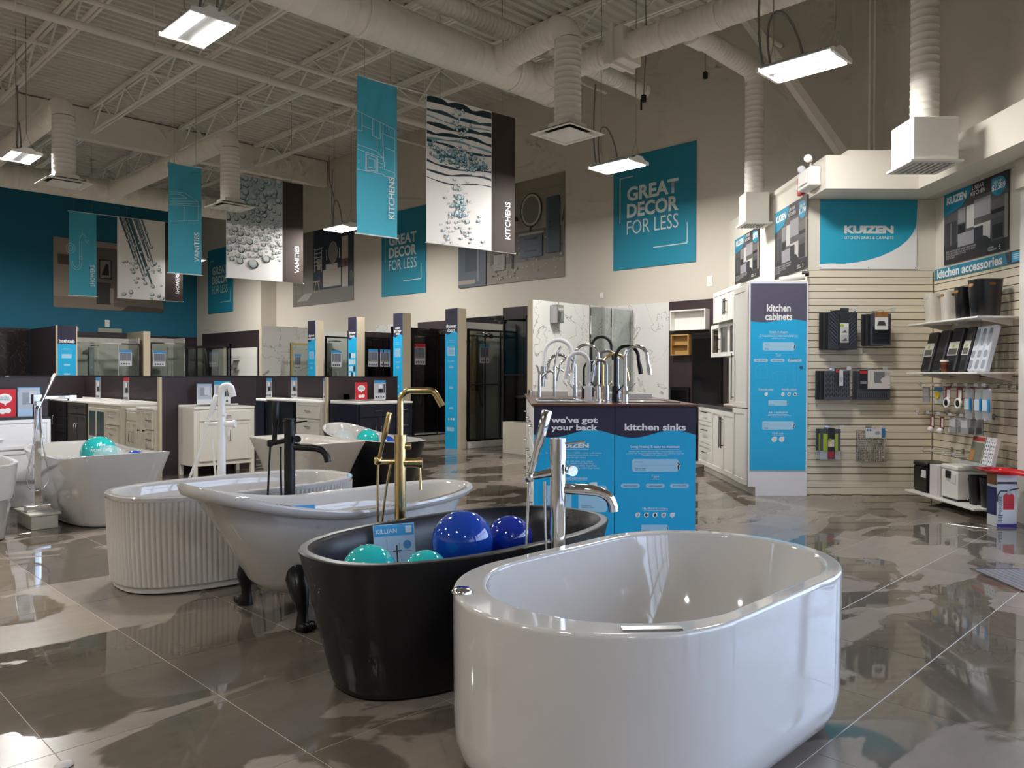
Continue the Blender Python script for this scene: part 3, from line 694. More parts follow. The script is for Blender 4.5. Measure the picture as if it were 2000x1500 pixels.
def inside(out, ins, th=.045):
    """Keep the basin within the outer wall."""
    o = sorted(out); res = []
    for z, L, W, p, cx in ins:
        lo = max([q for q in o if q[0] <= z+1e-6], default=o[0]); hi = min([q for q in o if q[0] > z], default=o[-1])
        k = 0 if hi[0] == lo[0] else (z-lo[0])/(hi[0]-lo[0])
        ol, ow, oc = lerp(lo[1], hi[1], k), lerp(lo[2], hi[2], k), lerp(lo[4], hi[4], k)
        L2 = min(L, ol-2*th); res.append((z, L2, min(W, ow-2*th), p, oc if L2 < L else cx))
    return res
def drain(t, x, y, z, m=M_chrome):
    MB().lathe([(.001, .008), (.028, .008), (.034, .004), (.036, -.004)], (x, y, z), 20).build('drain', m, t)
def overflow(t, p, nrm, m=M_chrome):
    p, nrm = Vector(p), Vector(nrm).normalized()
    MB().tube([p, p+nrm*.01, p+nrm*.012], [.035, .035, .028], 20).build('overflow_cover', m, t)
# front tub: white oval whirlpool
t = thing('whirlpool_bathtub', 'glossy white oval whirlpool bathtub nearest the viewer', 'bathtub', (2.375, 1.615, 0))
L, W_, H = 1.62, 1.0, .60
b = MB(); b.rings(tub_rings([(.0, L-.2, W_-.2, None, 0), (.036, L-.19, W_-.19, None, 0)]), True, True); b.build('plinth', M_gap, t)
out = [(.035, L-.17, W_-.17, None, 0), (.045, L-.11, W_-.11, None, 0), (.07, L-.06, W_-.06, None, 0), (.11, L-.025, W_-.025, None, 0), (.16, L-.01, W_-.01, None, 0), (.18, L-.008, W_-.008, None, 0), (H-.016, L, W_, None, 0), (H-.010, L, W_, None, 0), (H-.003, L-.005, W_-.005, None, 0), (H, L-.014, W_-.014, None, 0), (H, L-.024, W_-.024, None, 0)]
ins = [(H, L-.155, W_-.10, None, .035), (H, L-.165, W_-.11, None, .035), (H-.004, L-.178, W_-.123, None, .035), (H-.012, L-.184, W_-.129, None, .035)]+basin(L-.19, W_-.135, H-.01, .95, .40, .14, None, .035, .03, 12, 1.35)
b = MB(); b.rings(tub_rings(out+ins), True, True); b.build('shell', M_gloss, t)
drain(t, .1, 0, .145)
def jet(t, p, n, r=.018):
    p, n = Vector(p), Vector(n).normalized()
    j = MB(); j.tube([p, p+n*.006, p+n*.007], [r, r, r*.7], 16); o = j.build('jet', M_chrome, t)
    MB().tube([p+n*.0065, p+n*.009], [r*.42, r*.42], 12).build('jet_nozzle', M_gap, o)
for p, n in (((.74, .16, .36), (-1, -.25, .25)), ((.765, -.12, .42), (-1, .2, .2)), ((.2, -.42, .33), (0, 1, .2)), ((-.25, -.418, .36), (0, 1, .2)), ((.1, .418, .36), (0, -1, .2)), ((-.3, .418, .36), (0, -1, .2))): jet(t, p, n)
MB().cbox((-.085, -.0175, 0), (.085, .0175, .006), .002, Matrix.Translation((-.575, -.375, H)) @ Matrix.Rotation(rad(-42), 4, 'Z')).build('control_panel', M_steel, t)
MB().lathe([(.034, 0), (.034, .006), (.028, .012), (.001, .013)], (-.70, .27, H), 20).build('air_knob', M_chrome, t)
# black tub
t = thing('black_bathtub', 'matte black oval freestanding bathtub with balloons in it', 'bathtub', (2.44, 2.705, 0))
M_mblack = mat('matte_black_acrylic', '101015', .33, var=.05, spec=.5)
L, W_, H = 1.62, .89, .58
pb = 2.5
out = [(0, 1.28, .56, pb, 0), (.01, 1.33, .61, pb, 0), (.03, 1.35, .63, pb, 0), (.2, 1.44, .715, pb, 0), (.4, 1.53, .80, pb, 0), (H-.02, L-.008, W_-.008, pb, 0), (H-.006, L, W_, pb, 0), (H, L-.012, W_-.012, pb, 0), (H, L-.02, W_-.02, pb, 0)]
ins = [(H, L-.068, W_-.068, pb, 0), (H, L-.075, W_-.075, pb, 0), (H-.01, L-.085, W_-.085, pb, 0)]+basin(L-.09, W_-.09, H-.015, 1.1, .5, .15, pb)
ins = ins[:3]+inside(out, ins[3:])
b = MB(); b.rings(tub_rings(out+ins)); b.build('shell', M_mblack, t)
drain(t, 0, 0, .146, M_black)
MB().box((-.06, .396, .50), (.06, .401, .506)).build('overflow_slot', M_gap, t)
# slipper tub on claw feet
t = thing('clawfoot_bathtub', 'white slipper bathtub on black claw feet with one raised end', 'bathtub', (2.51, 3.86, 0))
def lift3(x, z):
    k = max(0, (z-.17))/(.57-.17)
    return k*(.185*max(0, (-x-.05)/.87)**1.7 + .03*max(0, (x-.1)/.82)**2)
H = .575
out = [(.13, .8, .30, 2.4, .08), (.134, 1.0, .44, 2.4, .08), (.155, 1.12, .53, 2.4, .07), (.21, 1.22, .58, 2.4, .06), (.35, 1.39, .63, 2.4, .05), (.46, 1.55, .64, 2.4, .025), (H-.05, 1.66, .665, 2.4, .01), (H-.045, 1.72, .70, 2.4, .005), (H-.04, 1.80, .735, 2.4, 0), (H-.012, 1.835, .765, 2.4, 0), (H, 1.82, .755, 2.4, 0)]
ins = [(H+.002, 1.74, .69, 2.4, 0), (H-.012, 1.70, .66, 2.4, 0)]+basin(1.69, .65, H-.02, 1.0, .40, .21, 2.4, 0, .05)
ins = ins[:2]+inside(out, ins[2:], .03)
b = MB(); b.rings(tub_rings(out+ins, lift3)); b.build('shell', M_gloss, t)
drain(t, .25, 0, .206)
overflow(t, (.735, 0, .45), (-1, 0, .3))
for sx in (-1, 1):
    for sy in (-1, 1):
        f = MB(); x0, y0 = .05+sx*.48, sy*.20
        f.tube([(x0-sx*.05, y0-sy*.03, .31), (x0, y0+sy*.05, .25), (x0+sx*.01, y0+sy*.10, .17), (x0+sx*.0, y0+sy*.105, .09), (x0, y0+sy*.10, .05), (x0, y0+sy*.115, .012), (x0, y0+sy*.115, 0)], [.045, .06, .045, .027, .03, .045, .04], 12)
        for k in (-1, 0, 1): f.ball((x0+k*.03, y0+sy*.15, .026), .024, 10, 8, (.8, 1.2, 1))
        f.build('claw_foot', M_black, t)
# fluted tub
t = thing('fluted_bathtub', 'white oval bathtub with vertically fluted sides', 'bathtub', (2.43, 4.975, 0))
M_flute = mat('white_matte_acrylic', 'c6c1bb', .3, var=.02)
L, W_, H = 1.60, .86, .58
NF = 1170
def flute_ring(z, k, depth):
    R_ = []
    pts = outline(L*k, W_*k, NF, 2.7)
    # even spacing along the outline
    acc = [0]
    for i in range(NF): acc.append(acc[-1]+math.dist(pts[i], pts[(i+1) % NF]))
    for i in range(NF):
        x, y = pts[i]; s = acc[i]/acc[-1]; d = depth*(abs(sin(pi*s*130))-1)
        a, c = pts[i-1], pts[(i+1) % NF]; tx, ty = c[0]-a[0], c[1]-a[1]; ln = math.hypot(tx, ty) or 1
        R_.append((x+ty/ln*d, y-tx/ln*d, z))
    return R_
b = MB(); b.rings([flute_ring(.05, .97, .009), flute_ring(.3, .99, .009), flute_ring(H-.035, 1.0, .009), flute_ring(H-.03, 1.003, .004)], True, False); b.build('fluted_skirt', M_flute, t)
b = MB(); b.rings(tub_rings([(0, L*.9, W_*.88, 2.7, 0), (.012, L*.945, W_*.935, 2.7, 0), (.048, L*.945, W_*.935, 2.7, 0)])); b.build('plinth', M_flute, t)
rim = [(H-.05, L-.02, W_-.02, 2.7, 0), (H-.006, L+.004, W_+.004, 2.7, 0), (H, L-.005, W_-.005, 2.7, 0), (H, L-.06, W_-.06, 2.7, 0), (H-.008, L-.07, W_-.07, 2.7, 0)]+basin(L-.075, W_-.075, H-.012, 1.1, .5, .15, 2.7)
b = MB(); b.rings(tub_rings(rim), False, True); b.build('basin', M_gloss, t)
drain(t, 0, 0, .146)
# tubs set across, behind the first row
def soft_tub(name, label, x, y, L, W_, H, p, base, lift, m, m_in=None, two=None, pl=None):
    t = thing(name, label, 'bathtub', (x, y, 0), pi/2)
    bl, bw = base
    pl = pl or p
    out = [(0, bl-.06, bw-.06, pl, 0), (.012, bl-.01, bw-.01, pl, 0)]
    for k in range(7):
        u = k/6; e = u**1.35
        out.append((lerp(.03, H-.014, u), lerp(bl, L, e), lerp(bw, W_, e), lerp(pl, p, u), 0))
    if two: out = two
    out += [(H-.004, L+.002, W_+.002, p, 0), (H, L-.012, W_-.012, p, 0)]
    ins = [(H, L-.06, W_-.06, p, 0), (H-.008, L-.07, W_-.07, p, 0)]+basin(L-.075, W_-.075, H-.012, min(bl, L*.75), min(bw, W_*.7), .14, p)
    ins = ins[:2]+inside(out, ins[2:], .035)
    if m_in:
        b = MB(); b.rings(tub_rings(out[:-1], lift), True, False); b.build('outer_shell', m, t)
        b = MB(); b.rings(tub_rings(out[-2:]+ins, lift), False, True); b.build('inner_shell', m_in, t)
    else:
        b = MB(); b.rings(tub_rings(out+ins, lift)); b.build('shell', m, t)
    drain(t, 0, 0, .136)
    return t
soft_tub('flared_bathtub', 'glossy white flared bathtub on the left holding the now open balloon', 2.40, 7.74, 1.68, .84, .58, 6.5, (1.36, .64), lambda x, z: max(0, z)/.58*.05*(abs(x)/.83)**3, M_gloss, pl=3.0)
soft_tub('tiered_bathtub', 'white two tier bathtub cut off by the left edge', 1.28, 7.68, 1.66, .84, .60, 3.0, (1.4, .7), None, M_gloss, two=[(0, 1.36, .62, 3, 0), (.012, 1.42, .68, 3, 0), (.12, 1.48, .71, 3, 0), (.30, 1.55, .76, 3, 0), (.325, 1.57, .775, 3, 0), (.332, 1.60, .79, 3, 0), (.45, 1.63, .81, 3, 0), (.59, 1.66, .84, 3, 0)])
soft_tub('angular_bathtub', 'white angular bathtub with steeply slanted sides behind the fluted tub', 4.60, 7.80, 1.44, .72, .58, 9.0, (.95, .48), None, mat('white_satin_acrylic', 'c6c1b9', .18, var=.01))
soft_tub('two_tone_bathtub', 'bathtub black outside and white inside with a raised back', 5.40, 7.66, 1.62, .76, .56, 2.5, (1.3, .56), lambda x, z: max(0, z)/.56*.14*max(0, x/.81)**2, M_mblack, M_gloss)

# ------------------------------------------------------------------ balloons
def rubber(name, c, tr=.0, al=1.0): return mat(name, c, .06, var=.02, coat=.6, alpha=al)
M_bal_t = rubber('balloon_teal', '23b3b3'); M_bal_b = rubber('balloon_blue', '1443a8'); M_bal_b2 = rubber('balloon_deep_blue', '122f96'); M_bal_c = rubber('balloon_clear', 'cfe3ea', al=.28)
def balloon(label, loc, r, m, tilt=(0, 0, 0), words=None):
    t = thing('balloon', label, 'balloon', loc, group='balloons in the bathtubs'); t.rotation_euler = tilt
    n = 14; prof = []
    for j in range(n+1):
        a = pi*j/n; k = 1.0+(.10 if j < 4 else 0)*(1-j/4)
        prof.append((max(.004, r*sin(a)), -r*k*cos(a)))
    MB().lathe(prof, n=32, cap0=True, cap1=True).build('skin', m, t)
    MB().lathe([(.006, -r*1.1-.004), (.007, -r*1.1-.012), (.014, -r*1.1-.022)], n=10).build('knot', m, t)
    return t
balloon('large royal blue balloon in the black bathtub', (2.455, 2.76, .515), .145, M_bal_b, (.3, .2, 0))
balloon('smaller deep blue balloon in the black bathtub', (2.80, 2.79, .47), .118, M_bal_b2, (-.2, .3, 0))
balloon('large turquoise balloon at the left end of the black bathtub', (1.90, 2.72, .475), .115, M_bal_t, (.2, -.5, 0))
balloon('low turquoise balloon below the price card in the black bathtub', (2.13, 2.63, .445), .10, M_bal_t, (.4, .1, 0))
tb = balloon('turquoise balloon printed now open in the flared white bathtub', (2.43, 7.72, .57), .155, M_bal_t, (0, 0, 0))
for wd, z in (('Now', .075), ('NOW OPEN', .03)):
    me = letters('Now' if wd == 'Now' else 'NOW OPEN', width=.08 if wd == 'Now' else .19, align='CENTER')
    for v in me.vertices:
        a = v.co.x/.155; q = (v.co.z+z)
        rr = .1565*cos(math.asin(max(-.9, min(.9, q/.156)))); v.co = (rr*sin(a-.12), -rr*cos(a-.12), q)
    me.materials.append(M_print); link('printed_words', me, tb)
balloon('clear balloon with confetti in the flared white bathtub', (2.40, 7.36, .53), .14, M_bal_c)
balloon('half hidden blue balloon in the flared white bathtub', (2.56, 7.19, .535), .09, M_bal_b)
balloon('clear balloon at the back of the two tone bathtub', (5.25, 8.05, .50), .14, M_bal_c)
balloon('turquoise balloon in the two tone bathtub', (5.33, 7.66, .52), .135, M_bal_t)
balloon('half hidden blue balloon in the two tone bathtub', (5.50, 7.50, .49), .085, M_bal_b)
# price card in the black bathtub
t = thing('price_card', 'blue price card leaning inside the black bathtub', 'card', (2.15, 3.03, .40), rad(-32))
t.rotation_euler = (rad(-14), 0, rad(-22))
MB().cbox((0, -.004, 0), (.2, 0, .19), .001).build('panel', ink('9cc7ea'), t)
picture(t, [('r', .004, .135, .196, .186, '3aa0de'), ('r', .005, .004, .195, .13, 'aecdee'), ('r', .02, .06, .18, .063, '7f9fc4'), ('r', .06, .06, .063, .12, '7f9fc4'), ('r', .12, .03, .123, .1, '7f9fc4'), ('r', .105, .01, .112, .09, '1b2740'), ('r', .09, .06, .13, .066, '1b2740'), ('e', .16, .09, .02, .02, '3f8fce'), ('r', .155, .145, .185, .178, 'cfe2f2')], -.0045, 'printed_picture', .0002)
text('KILLIAN', M_print, t, .012, .148, -.0075, height=.02)

# ------------------------------------------------------------------ floor standing tub fillers
def hose(t, pts, m, r=.0065): MB().tube(pts, r, 8).build('shower_hose', m, t)
def handset(t, a, b, m, r=.013):
    h = MB(); a, b = Vector(a), Vector(b); h.tube([a, lerp(a, b, .45), lerp(a, b, .5), lerp(a, b, .98), b], [r*.8, r*.85, r*1.15, r*1.25, r*1.1], 14); h.build('hand_shower', m, t)
def filler(name, label, loc, m, kind):
    t = thing(name, label, 'faucet', loc, RZ, 'floor standing tub fillers')
    MB().lathe([(.001, .012), (.05, .012), (.055, .006), (.055, 0)], n=24).build('floor_flange', m, t)
    if kind == 'gold':
        MB().cyl((0, 0, .01), (0, 0, .955), .030, 24).build('column', m, t)
        MB().cyl((0, 0, .95), (0, 0, .985), .034, 24).build('collar', m, t)
        P = [(0, 0, .98), (0, 0, 1.16)]+arc((.055, 0, 1.16), .055, pi, pi/2, 6)+[(.15, 0, 1.215)]+arc((.15, 0, 1.175), .04, pi/2, pi*.12, 4)+[(.218, 0, 1.135)]
        MB().tube(P, .0165, 16).build('spout', m, t)
        MB().cyl((.02, 0, .84), (.085, 0, .84), .024, 20).build('mixer_body', m, t)
        MB().cyl((.085, 0, .84), (.115, 0, .84), .027, 20).build('mixer_knob', m, t)
        MB().cyl((.1, 0, .83), (.108, -.01, .70), .007, 10).build('lever', m, t)
        MB().cyl((.02, 0, .925), (.055, 0, .925), .016, 14).build('diverter', m, t)
        MB().cyl((-.12, 0, .845), (0, 0, .845), .013, 14).build('holder_arm', m, t)
        MB().lathe([(.016, -.02), (.022, -.015), (.022, .015), (.016, .02)], (-.115, 0, .85), 14).build('holder_cup', m, t)
        handset(t, (-.115, 0, .84), (-.055, 0, 1.10), m)
        hose(t, bez((-.115, 0, .83), (-.125, 0, .55), (-.10, -.02, .25), (-.11, -.03, .06), 12), m)
        hose(t, bez((-.05, 0, .83), (-.09, 0, .65), (-.11, 0, .4), (-.13, -.03, .06), 12), m)
    elif kind in ('chrome', 'black'):
        top = 1.03 if kind == 'chrome' else 1.02
        MB().cyl((0, 0, .01), (0, 0, top), .033, 24).build('column', m, t)
        MB().cyl((0, 0, top-.09), (0, 0, top+.002), .035, 24).build('mixer_cap', m, t)
        MB().tube([(.02, 0, top-.025), (.09, -.02, top-.012), (.11, -.025, top-.01)], [.006, .005, .007], 10).build('lever', m, t)
        sz = .80 if kind == 'chrome' else .83
        MB().tube(bez((.02, 0, sz+.02), (.16, 0, sz+.015), (.23, 0, sz+.02), (.235, 0, sz-.075), 12), [.023]*5+[.021]*8, 16).build('spout', m, t)
        MB().tube([(-.12, 0, .87), (-.02, 0, .89), (.05, 0, .90)], [.014, .018, .012], 14).build('holder_arm', m, t)
        MB().cyl((.05, -.02, .90), (.06, -.045, .90), .022, 18).build('diverter', m, t)
        MB().lathe([(.014, -.02), (.02, -.012), (.02, .012), (.014, .02)], (-.12, 0, .87), 14).build('holder_cup', m, t)
        if kind == 'chrome': handset(t, (-.12, 0, .86), (-.045, 0, 1.15), m, .018)
        else: handset(t, (-.095, 0, .86), (-.085, 0, 1.13), m, .018)
        hose(t, bez((-.12, 0, .85), (-.14, 0, .55), (-.13, -.02, .3), (-.17, -.03, .05), 12), m)
        hose(t, bez((-.055, 0, .85), (-.06, 0, .6), (-.02, -.04, .3), (-.05, -.06, .05), 12), m)
    elif kind == 'white':
        MB().cyl((0, 0, .01), (0, 0, 1.06), .030, 24).build('column', m, t)
        P = [(0, 0, 1.05), (0, 0, 1.17)]+arc((.04, 0, 1.17), .04, pi, .25*pi, 7)+[(.085, 0, 1.13)]
        MB().tube(P, .026, 18).build('spout', m, t)
        MB().cyl((.02, 0, .93), (.085, 0, .93), .022, 18).build('mixer_body', m, t)
        MB().cyl((.085, 0, .93), (.105, 0, .93), .028, 20).build('mixer_knob', m, t)
        MB().cyl((.06, 0, .92), (.052, 0, .84), .006, 8).build('lever', m, t)
        MB().cyl((.02, -.02, 1.0), (.04, -.03, 1.0), .014, 14).build('diverter', m, t)
        MB().cyl((-.12, 0, .93), (0, 0, .93), .014, 14).build('holder_arm', m, t)
        handset(t, (-.11, 0, .91), (-.035, 0, 1.14), m, .018)
        hose(t, bez((-.11, 0, .91), (-.15, 0, .7), (-.25, 0, .55), (-.30, -.02, .3), 12)+[(-.31, -.02, .1)], m, .009)
        hose(t, bez((-.06, 0, .93), (-.09, 0, .7), (-.02, 0, .6), (-.02, -.03, .2), 12), m, .009)
    return t
M_wfix = mat('white_lacquer', 'f2f1ef', .12, var=.01)
filler('tub_filler', 'chrome floor standing tub filler between the front tub and the black tub', (2.48, 2.185, 0), M_chrome, 'chrome')
filler('tub_filler', 'brushed gold floor standing tub filler with a square bent spout', (2.49, 3.285, 0), M_gold, 'gold')
filler('tub_filler', 'matte black floor standing tub filler beside the fluted tub', (2.475, 4.385, 0), M_black, 'black')
filler('tub_filler', 'white floor standing tub filler in front of the white vanity', (2.605, 5.60, 0), M_wfix, 'white')
# square chrome filler on its step
t = thing('display_step', 'low cream display step under the square chrome tub filler', 'step', (1.86, 7.5, 0))
MB().cbox((-.06, -.14, 0), (.14, .3, .115), .004).build('step_box', mat('cream_laminate', 'd9d3c2', .5), t); MB().cbox((-.08, -.16, .115), (.16, .32, .135), .004).build('step_top', MATS['cream_laminate'], t)
t = thing('tub_filler', 'square chrome tub filler standing on the low cream step', 'faucet', (1.885, 7.52, .1355), 0)
MB().cbox((-.09, -.05, 0), (.09, .05, .05), .002).build('floor_flange', M_chrome, t)
MB().cbox((-.026, -.022, .05), (.026, .022, .93), .002).build('column', M_chrome, t)
MB().cbox((-.032, -.03, .90), (.032, .05, .985), .002).build('mixer_body', M_chrome, t)
MB().cbox((.03, -.022, .945), (.3, .022, .972), .002).build('spout', M_chrome, t)
MB().cbox((.24, -.026, .925), (.30, .026, .975), .002).build('spout_tip', M_chrome, t)
MB().tube([(-.005, -.05, .86), (.05, -.04, .98), (.13, -.03, 1.16)], [.011, .013, .013], 12).build('hand_shower', M_chrome, t)
MB().cbox((-.02, -.06, .89), (.02, -.03, .93), .003).build('holder_cup', M_chrome, t)
hose(t, bez((-.005, -.05, .86), (-.02, -.05, .5), (-.13, -.06, .3), (-.08, -.06, .22), 10)+bez((-.08, -.06, .22), (-.02, -.06, .12), (.12, -.06, .2), (.06, -.05, .4), 10)[1:]+bez((.06, -.05, .4), (.03, -.05, .55), (.02, -.04, .7), (.02, -.04, .88), 8)[1:], M_chrome)
# small loose things
t = thing('price_tag', 'small blue price tag inside the slipper bathtub', 'card', (2.36, 4.03, .455), rad(-30)); t.rotation_euler = (rad(-20), 0, rad(-25))
MB().box((-.07, -.003, 0), (.07, 0, .09)).build('panel', ink('7fb4e6'), t); picture(t, [('r', -.066, .06, .066, .087, '3f93d8'), ('r', .03, .01, .06, .05, 'd6e6f4')], -.0035, 'printed_picture', .0002)
t = thing('crumpled_tissue', 'crumpled pale tissue on the floor at the bottom left corner', 'tissue', (.79, 2.86, 0))
rnd = random.Random(2); b = MB(); b.rings([[((.018+.006*rnd.random())*s_*cos(2*pi*i/14)*1.3, (.013+.006*rnd.random())*s_*sin(2*pi*i/14), z_*.5+.004*rnd.random()) for i in range(14)] for s_, z_ in ((1, .0), (1.15, .012), (.9, .028), (.45, .038))]); b.build('tissue', mat('tissue_paper', 'd9cfc6', .9), t)
# ------------------------------------------------------------------ printed signs
def sign(parent, w, h, split, amp, th=.006, lift=0.0, name='sign_panel', x=0.0, z=0.0, y=0.0, rot=None, m_top=None):
    """Two colour sign board: navy head above a wavy edge, blue below. Local x right, z up, facing -y."""
    p = MB().box((0, -th, 0), (w, 0, h)).build(name, M_blue, parent, (x, y, z), rot)
    n = 18; edge = [(w*i/n, split-amp*sin(2*pi*i/n*1.0+.2)) for i in range(n+1)]
    mb = MB(); mb.add([(a, -th-.0008, b) for a, b in edge]+[(a, -th-.0008, h) for a, b in edge], [(i, i+1, n+2+i, n+1+i) for i in range(n)])
    mb.build('sign_head', m_top or M_ink, p)
    return p
def pill(sign_, x, z, w, h, words=None, y=-.0075, c=None):
    r = h/2; pts = [(x-w/2+r+r*cos(a), z+r*sin(a)) for a in [pi/2+pi*i/8 for i in range(9)]]+[(x+w/2-r+r*cos(a), z+r*sin(a)) for a in [-pi/2+pi*i/8 for i in range(9)]]
    MB().quad(*[(a, y, b) for a, b in pts]).build('sign_pill', c or M_pale, sign_)
    if words: text(words, M_printd, sign_, x, z-h*.2, y-.001, width=w*.7, align='CENTER')
def qbox(sign_, x, z, w, h, mark, top, low, y=-.0075):
    c = min(w, h)*.12; P_ = [(x-w/2+c, z-h/2), (x+w/2-c, z-h/2), (x+w/2, z-h/2+c), (x+w/2, z+h/2-c), (x+w/2-c, z+h/2), (x-w/2+c, z+h/2), (x-w/2, z+h/2-c), (x-w/2, z-h/2+c)]
    MB().quad(*[(a, y, b) for a, b in P_]).build('sign_box', M_pale, sign_)
    text(mark, M_print, sign_, x+w/2, z-h*.36, y-.0006, height=h*.62, bold=.09, align='CENTER')
    text(mark, M_printd, sign_, x+w/2, z-h*.33, y-.0012, height=h*.56, bold=.03, align='CENTER')
    if top: text(top, M_printd, sign_, x-w*.44, z+h*.22, y-.001, height=h*.09)
    if low: text(low, M_printd, sign_, x-w*.44, z-h*.40, y-.001, height=h*.22, line=.9)
    MB().quad(*[(a, y-.0008, b) for a, b in ((x-w*.44, z+h*.02), (x+w*.4, z+h*.02), (x+w*.4, z+h*.03), (x-w*.44, z+h*.03))]).build('sign_rule', ink('7aa9cc'), sign_)
def heading(sign_, words, x, z, w, y=-.0075):
    text(words, M_print, sign_, x, z, y, width=w, align='CENTER')
    MB().quad((x-w/2, y, z-.006), (x+w/2, y, z-.006), (x+w/2, y, z-.004), (x-w/2, y, z-.004)).build('sign_rule', M_print, sign_)
def small_lines(sign_, lines, x, z, w, dz, y=-.0075):
    for k, l in enumerate(lines): text(l, ink('cfeafa'), sign_, x, z-k*dz, y, width=w*len(l)/max(map(len, lines)), align='CENTER')
def blob(sign_, x, z, r, c, y=-.0075):
    P_ = [(x+r*cos(a), z+r*sin(a)) for a in [pi/2+2*pi*i*.75/12 for i in range(13)]]+[(x+r, z+r)]
    MB().quad(*[(a, y, b) for a, b in P_]).build('sign_swatch', M_print, sign_)
    MB().quad(*[(x+.62*r*cos(2*pi*i/14), y-.0006, z+.62*r*sin(2*pi*i/14)) for i in range(14)]).build('sign_swatch', ink(c), sign_)
# ------------------------------------------------------------------ sink display island
K = .000797
M_wood = mat('brown_worktop', '5a3a30', .3, var=.15, scale=5, stretch=(1, 12, 1))
M_cab = mat('cabinet_white', 'e2dfd9', .35, var=.02)
IW, IL, IH = 1.225, 3.1, 1.06
isl = thing('sink_island', 'long sink display island with blue sign panels on its end', 'island', Wd(.165, 5.925), RZ)
MB().box((.03, .01, .0), (IW-.012, IL, IH)).build('carcass', M_dark, isl)
MB().cbox((-.02, -.015, IH), (IW+.02, IL+.02, IH+.02), .004).build('worktop', M_wood, isl)
def zi(y): return IH-(y-110)*K
s1 = sign(isl, .609, 1.06, zi(368), .03, x=.0, y=.008)
def xi(x): return (x-120)*K
text("we've got", M_print, s1, xi(505), zi(284), -.0078, width=440*K, height=78*K, bold=.03, align='CENTER')
text("your back", M_print, s1, xi(505), zi(354), -.0078, width=440*K, height=72*K, bold=.03, align='CENTER')
text('KUIZEN', M_print, s1, xi(497), zi(502), -.0078, width=290*K, height=42*K, bold=.045, align='CENTER')
MB().quad((xi(352), -.0075, zi(518)), (xi(642), -.0075, zi(518)), (xi(642), -.0075, zi(513)), (xi(352), -.0075, zi(513))).build('sign_rule', M_print, s1)
small_lines(s1, ['By choosing a product from KUIZEN, a leader in the kitchen', 'industry, and distributed all across North America,', 'you make the right choice.'], xi(500), zi(562), 530*K, 22*K)
small_lines(s1, ['Our products will meet your needs', 'for quality. To make sure that they', 'do, each product was carefully inspected', 'and tested during the quality control process.'], xi(500), zi(643), 500*K, 21*K)
heading(s1, 'Limited warranties', xi(500), zi(800), 260*K)
for cx in (345, 680):
    c = 14*K; x0, x1, z0, z1 = xi(cx-135), xi(cx+135), zi(1112), zi(860)
    MB().quad(*[(a, -.0075, b) for a, b in ((x0+c, z0), (x1-c, z0), (x1, z0+c), (x1, z1-c), (x1-c, z1), (x0+c, z1), (x0, z1-c), (x0, z0+c))]).build('sign_box', M_pale, s1)
    blob(s1, xi(cx), zi(872), 44*K, 'dfe9f4', -.0082); text('5', ink('4f8fc4'), s1, xi(cx), zi(888), -.0095, height=34*K, align='CENTER')
    text('Kitchen sinks' if cx > 500 else 'Kitchen faucets', M_printd, s1, xi(cx), zi(950), -.0085, width=118*K, align='CENTER')
    text('Consult our\nwarranty online', M_printd, s1, xi(cx-105), zi(1076), -.0085, height=34*K, line=.9)
s2 = sign(isl, .609, 1.06, zi(368), .03, x=.614, y=.008)
def xj(x): return (x-897)*K
text('kitchen sinks', M_print, s2, xj(1278), zi(337), -.0078, width=580*K, height=66*K, bold=.03, align='CENTER')
heading(s2, 'Long-lasting & easy to maintain', xj(1278), zi(508), 465*K)
small_lines(s2, ['Elevate your kitchen lifestyle with a long-lasting and easy to', 'maintain sink. Enjoy a kitchen that reflects your personal taste and', 'simplifies your daily routine.'], xj(1278), zi(546), 545*K, 19*K)
qbox(s2, xj(1280), zi(666), 440*K, 120*K, '?', 'Did you know?', 'Shop our entire\nselection online')
heading(s2, 'Type', xj(1278), zi(792), 76*K)
for cx, wd in ((1044, 'overmounted'), (1280, 'undermounted'), (1510, 'apron front sinks')):
    pill(s2, xj(cx), zi(860), 180*K, 40*K, wd)
    picture(s2, [('l', [(xj(cx-40), zi(945)), (xj(cx), zi(925)), (xj(cx+40), zi(945)), (xj(cx), zi(970)), (xj(cx-40), zi(945))], .002, '3db4e0')], -.0075, 'printed_line_drawing')
heading(s2, 'Hardware colors', xj(1280), zi(1085), 240*K)
for k, c in enumerate(('b9bcc2', '30343c', '101318', '9a9da3', 'e6e8ec')): blob(s2, xj(1115+k*82), zi(1138), 23*K, c)
qbox(s2, xj(1275), zi(1265), 250*K, 72*K, '!', None, 'Shop our entire\nselection online')
# drawers down the left side
for k in range(5):
    y0 = .04+k*.61
    if k == 3: continue
    for j, (z0, z1) in enumerate(((.12, .42), (.44, .74), (.76, 1.03))):
        d = MB().cbox((.0, y0, z0), (.03, y0+.56, z1), .004).build('drawer', M_cab, isl)
        MB().tube([(.0, y0+.2, (z0+z1)/2), (-.028, y0+.2, (z0+z1)/2), (-.028, y0+.36, (z0+z1)/2), (.0, y0+.36, (z0+z1)/2)], .006, 8).build('handle', M_steel, d)
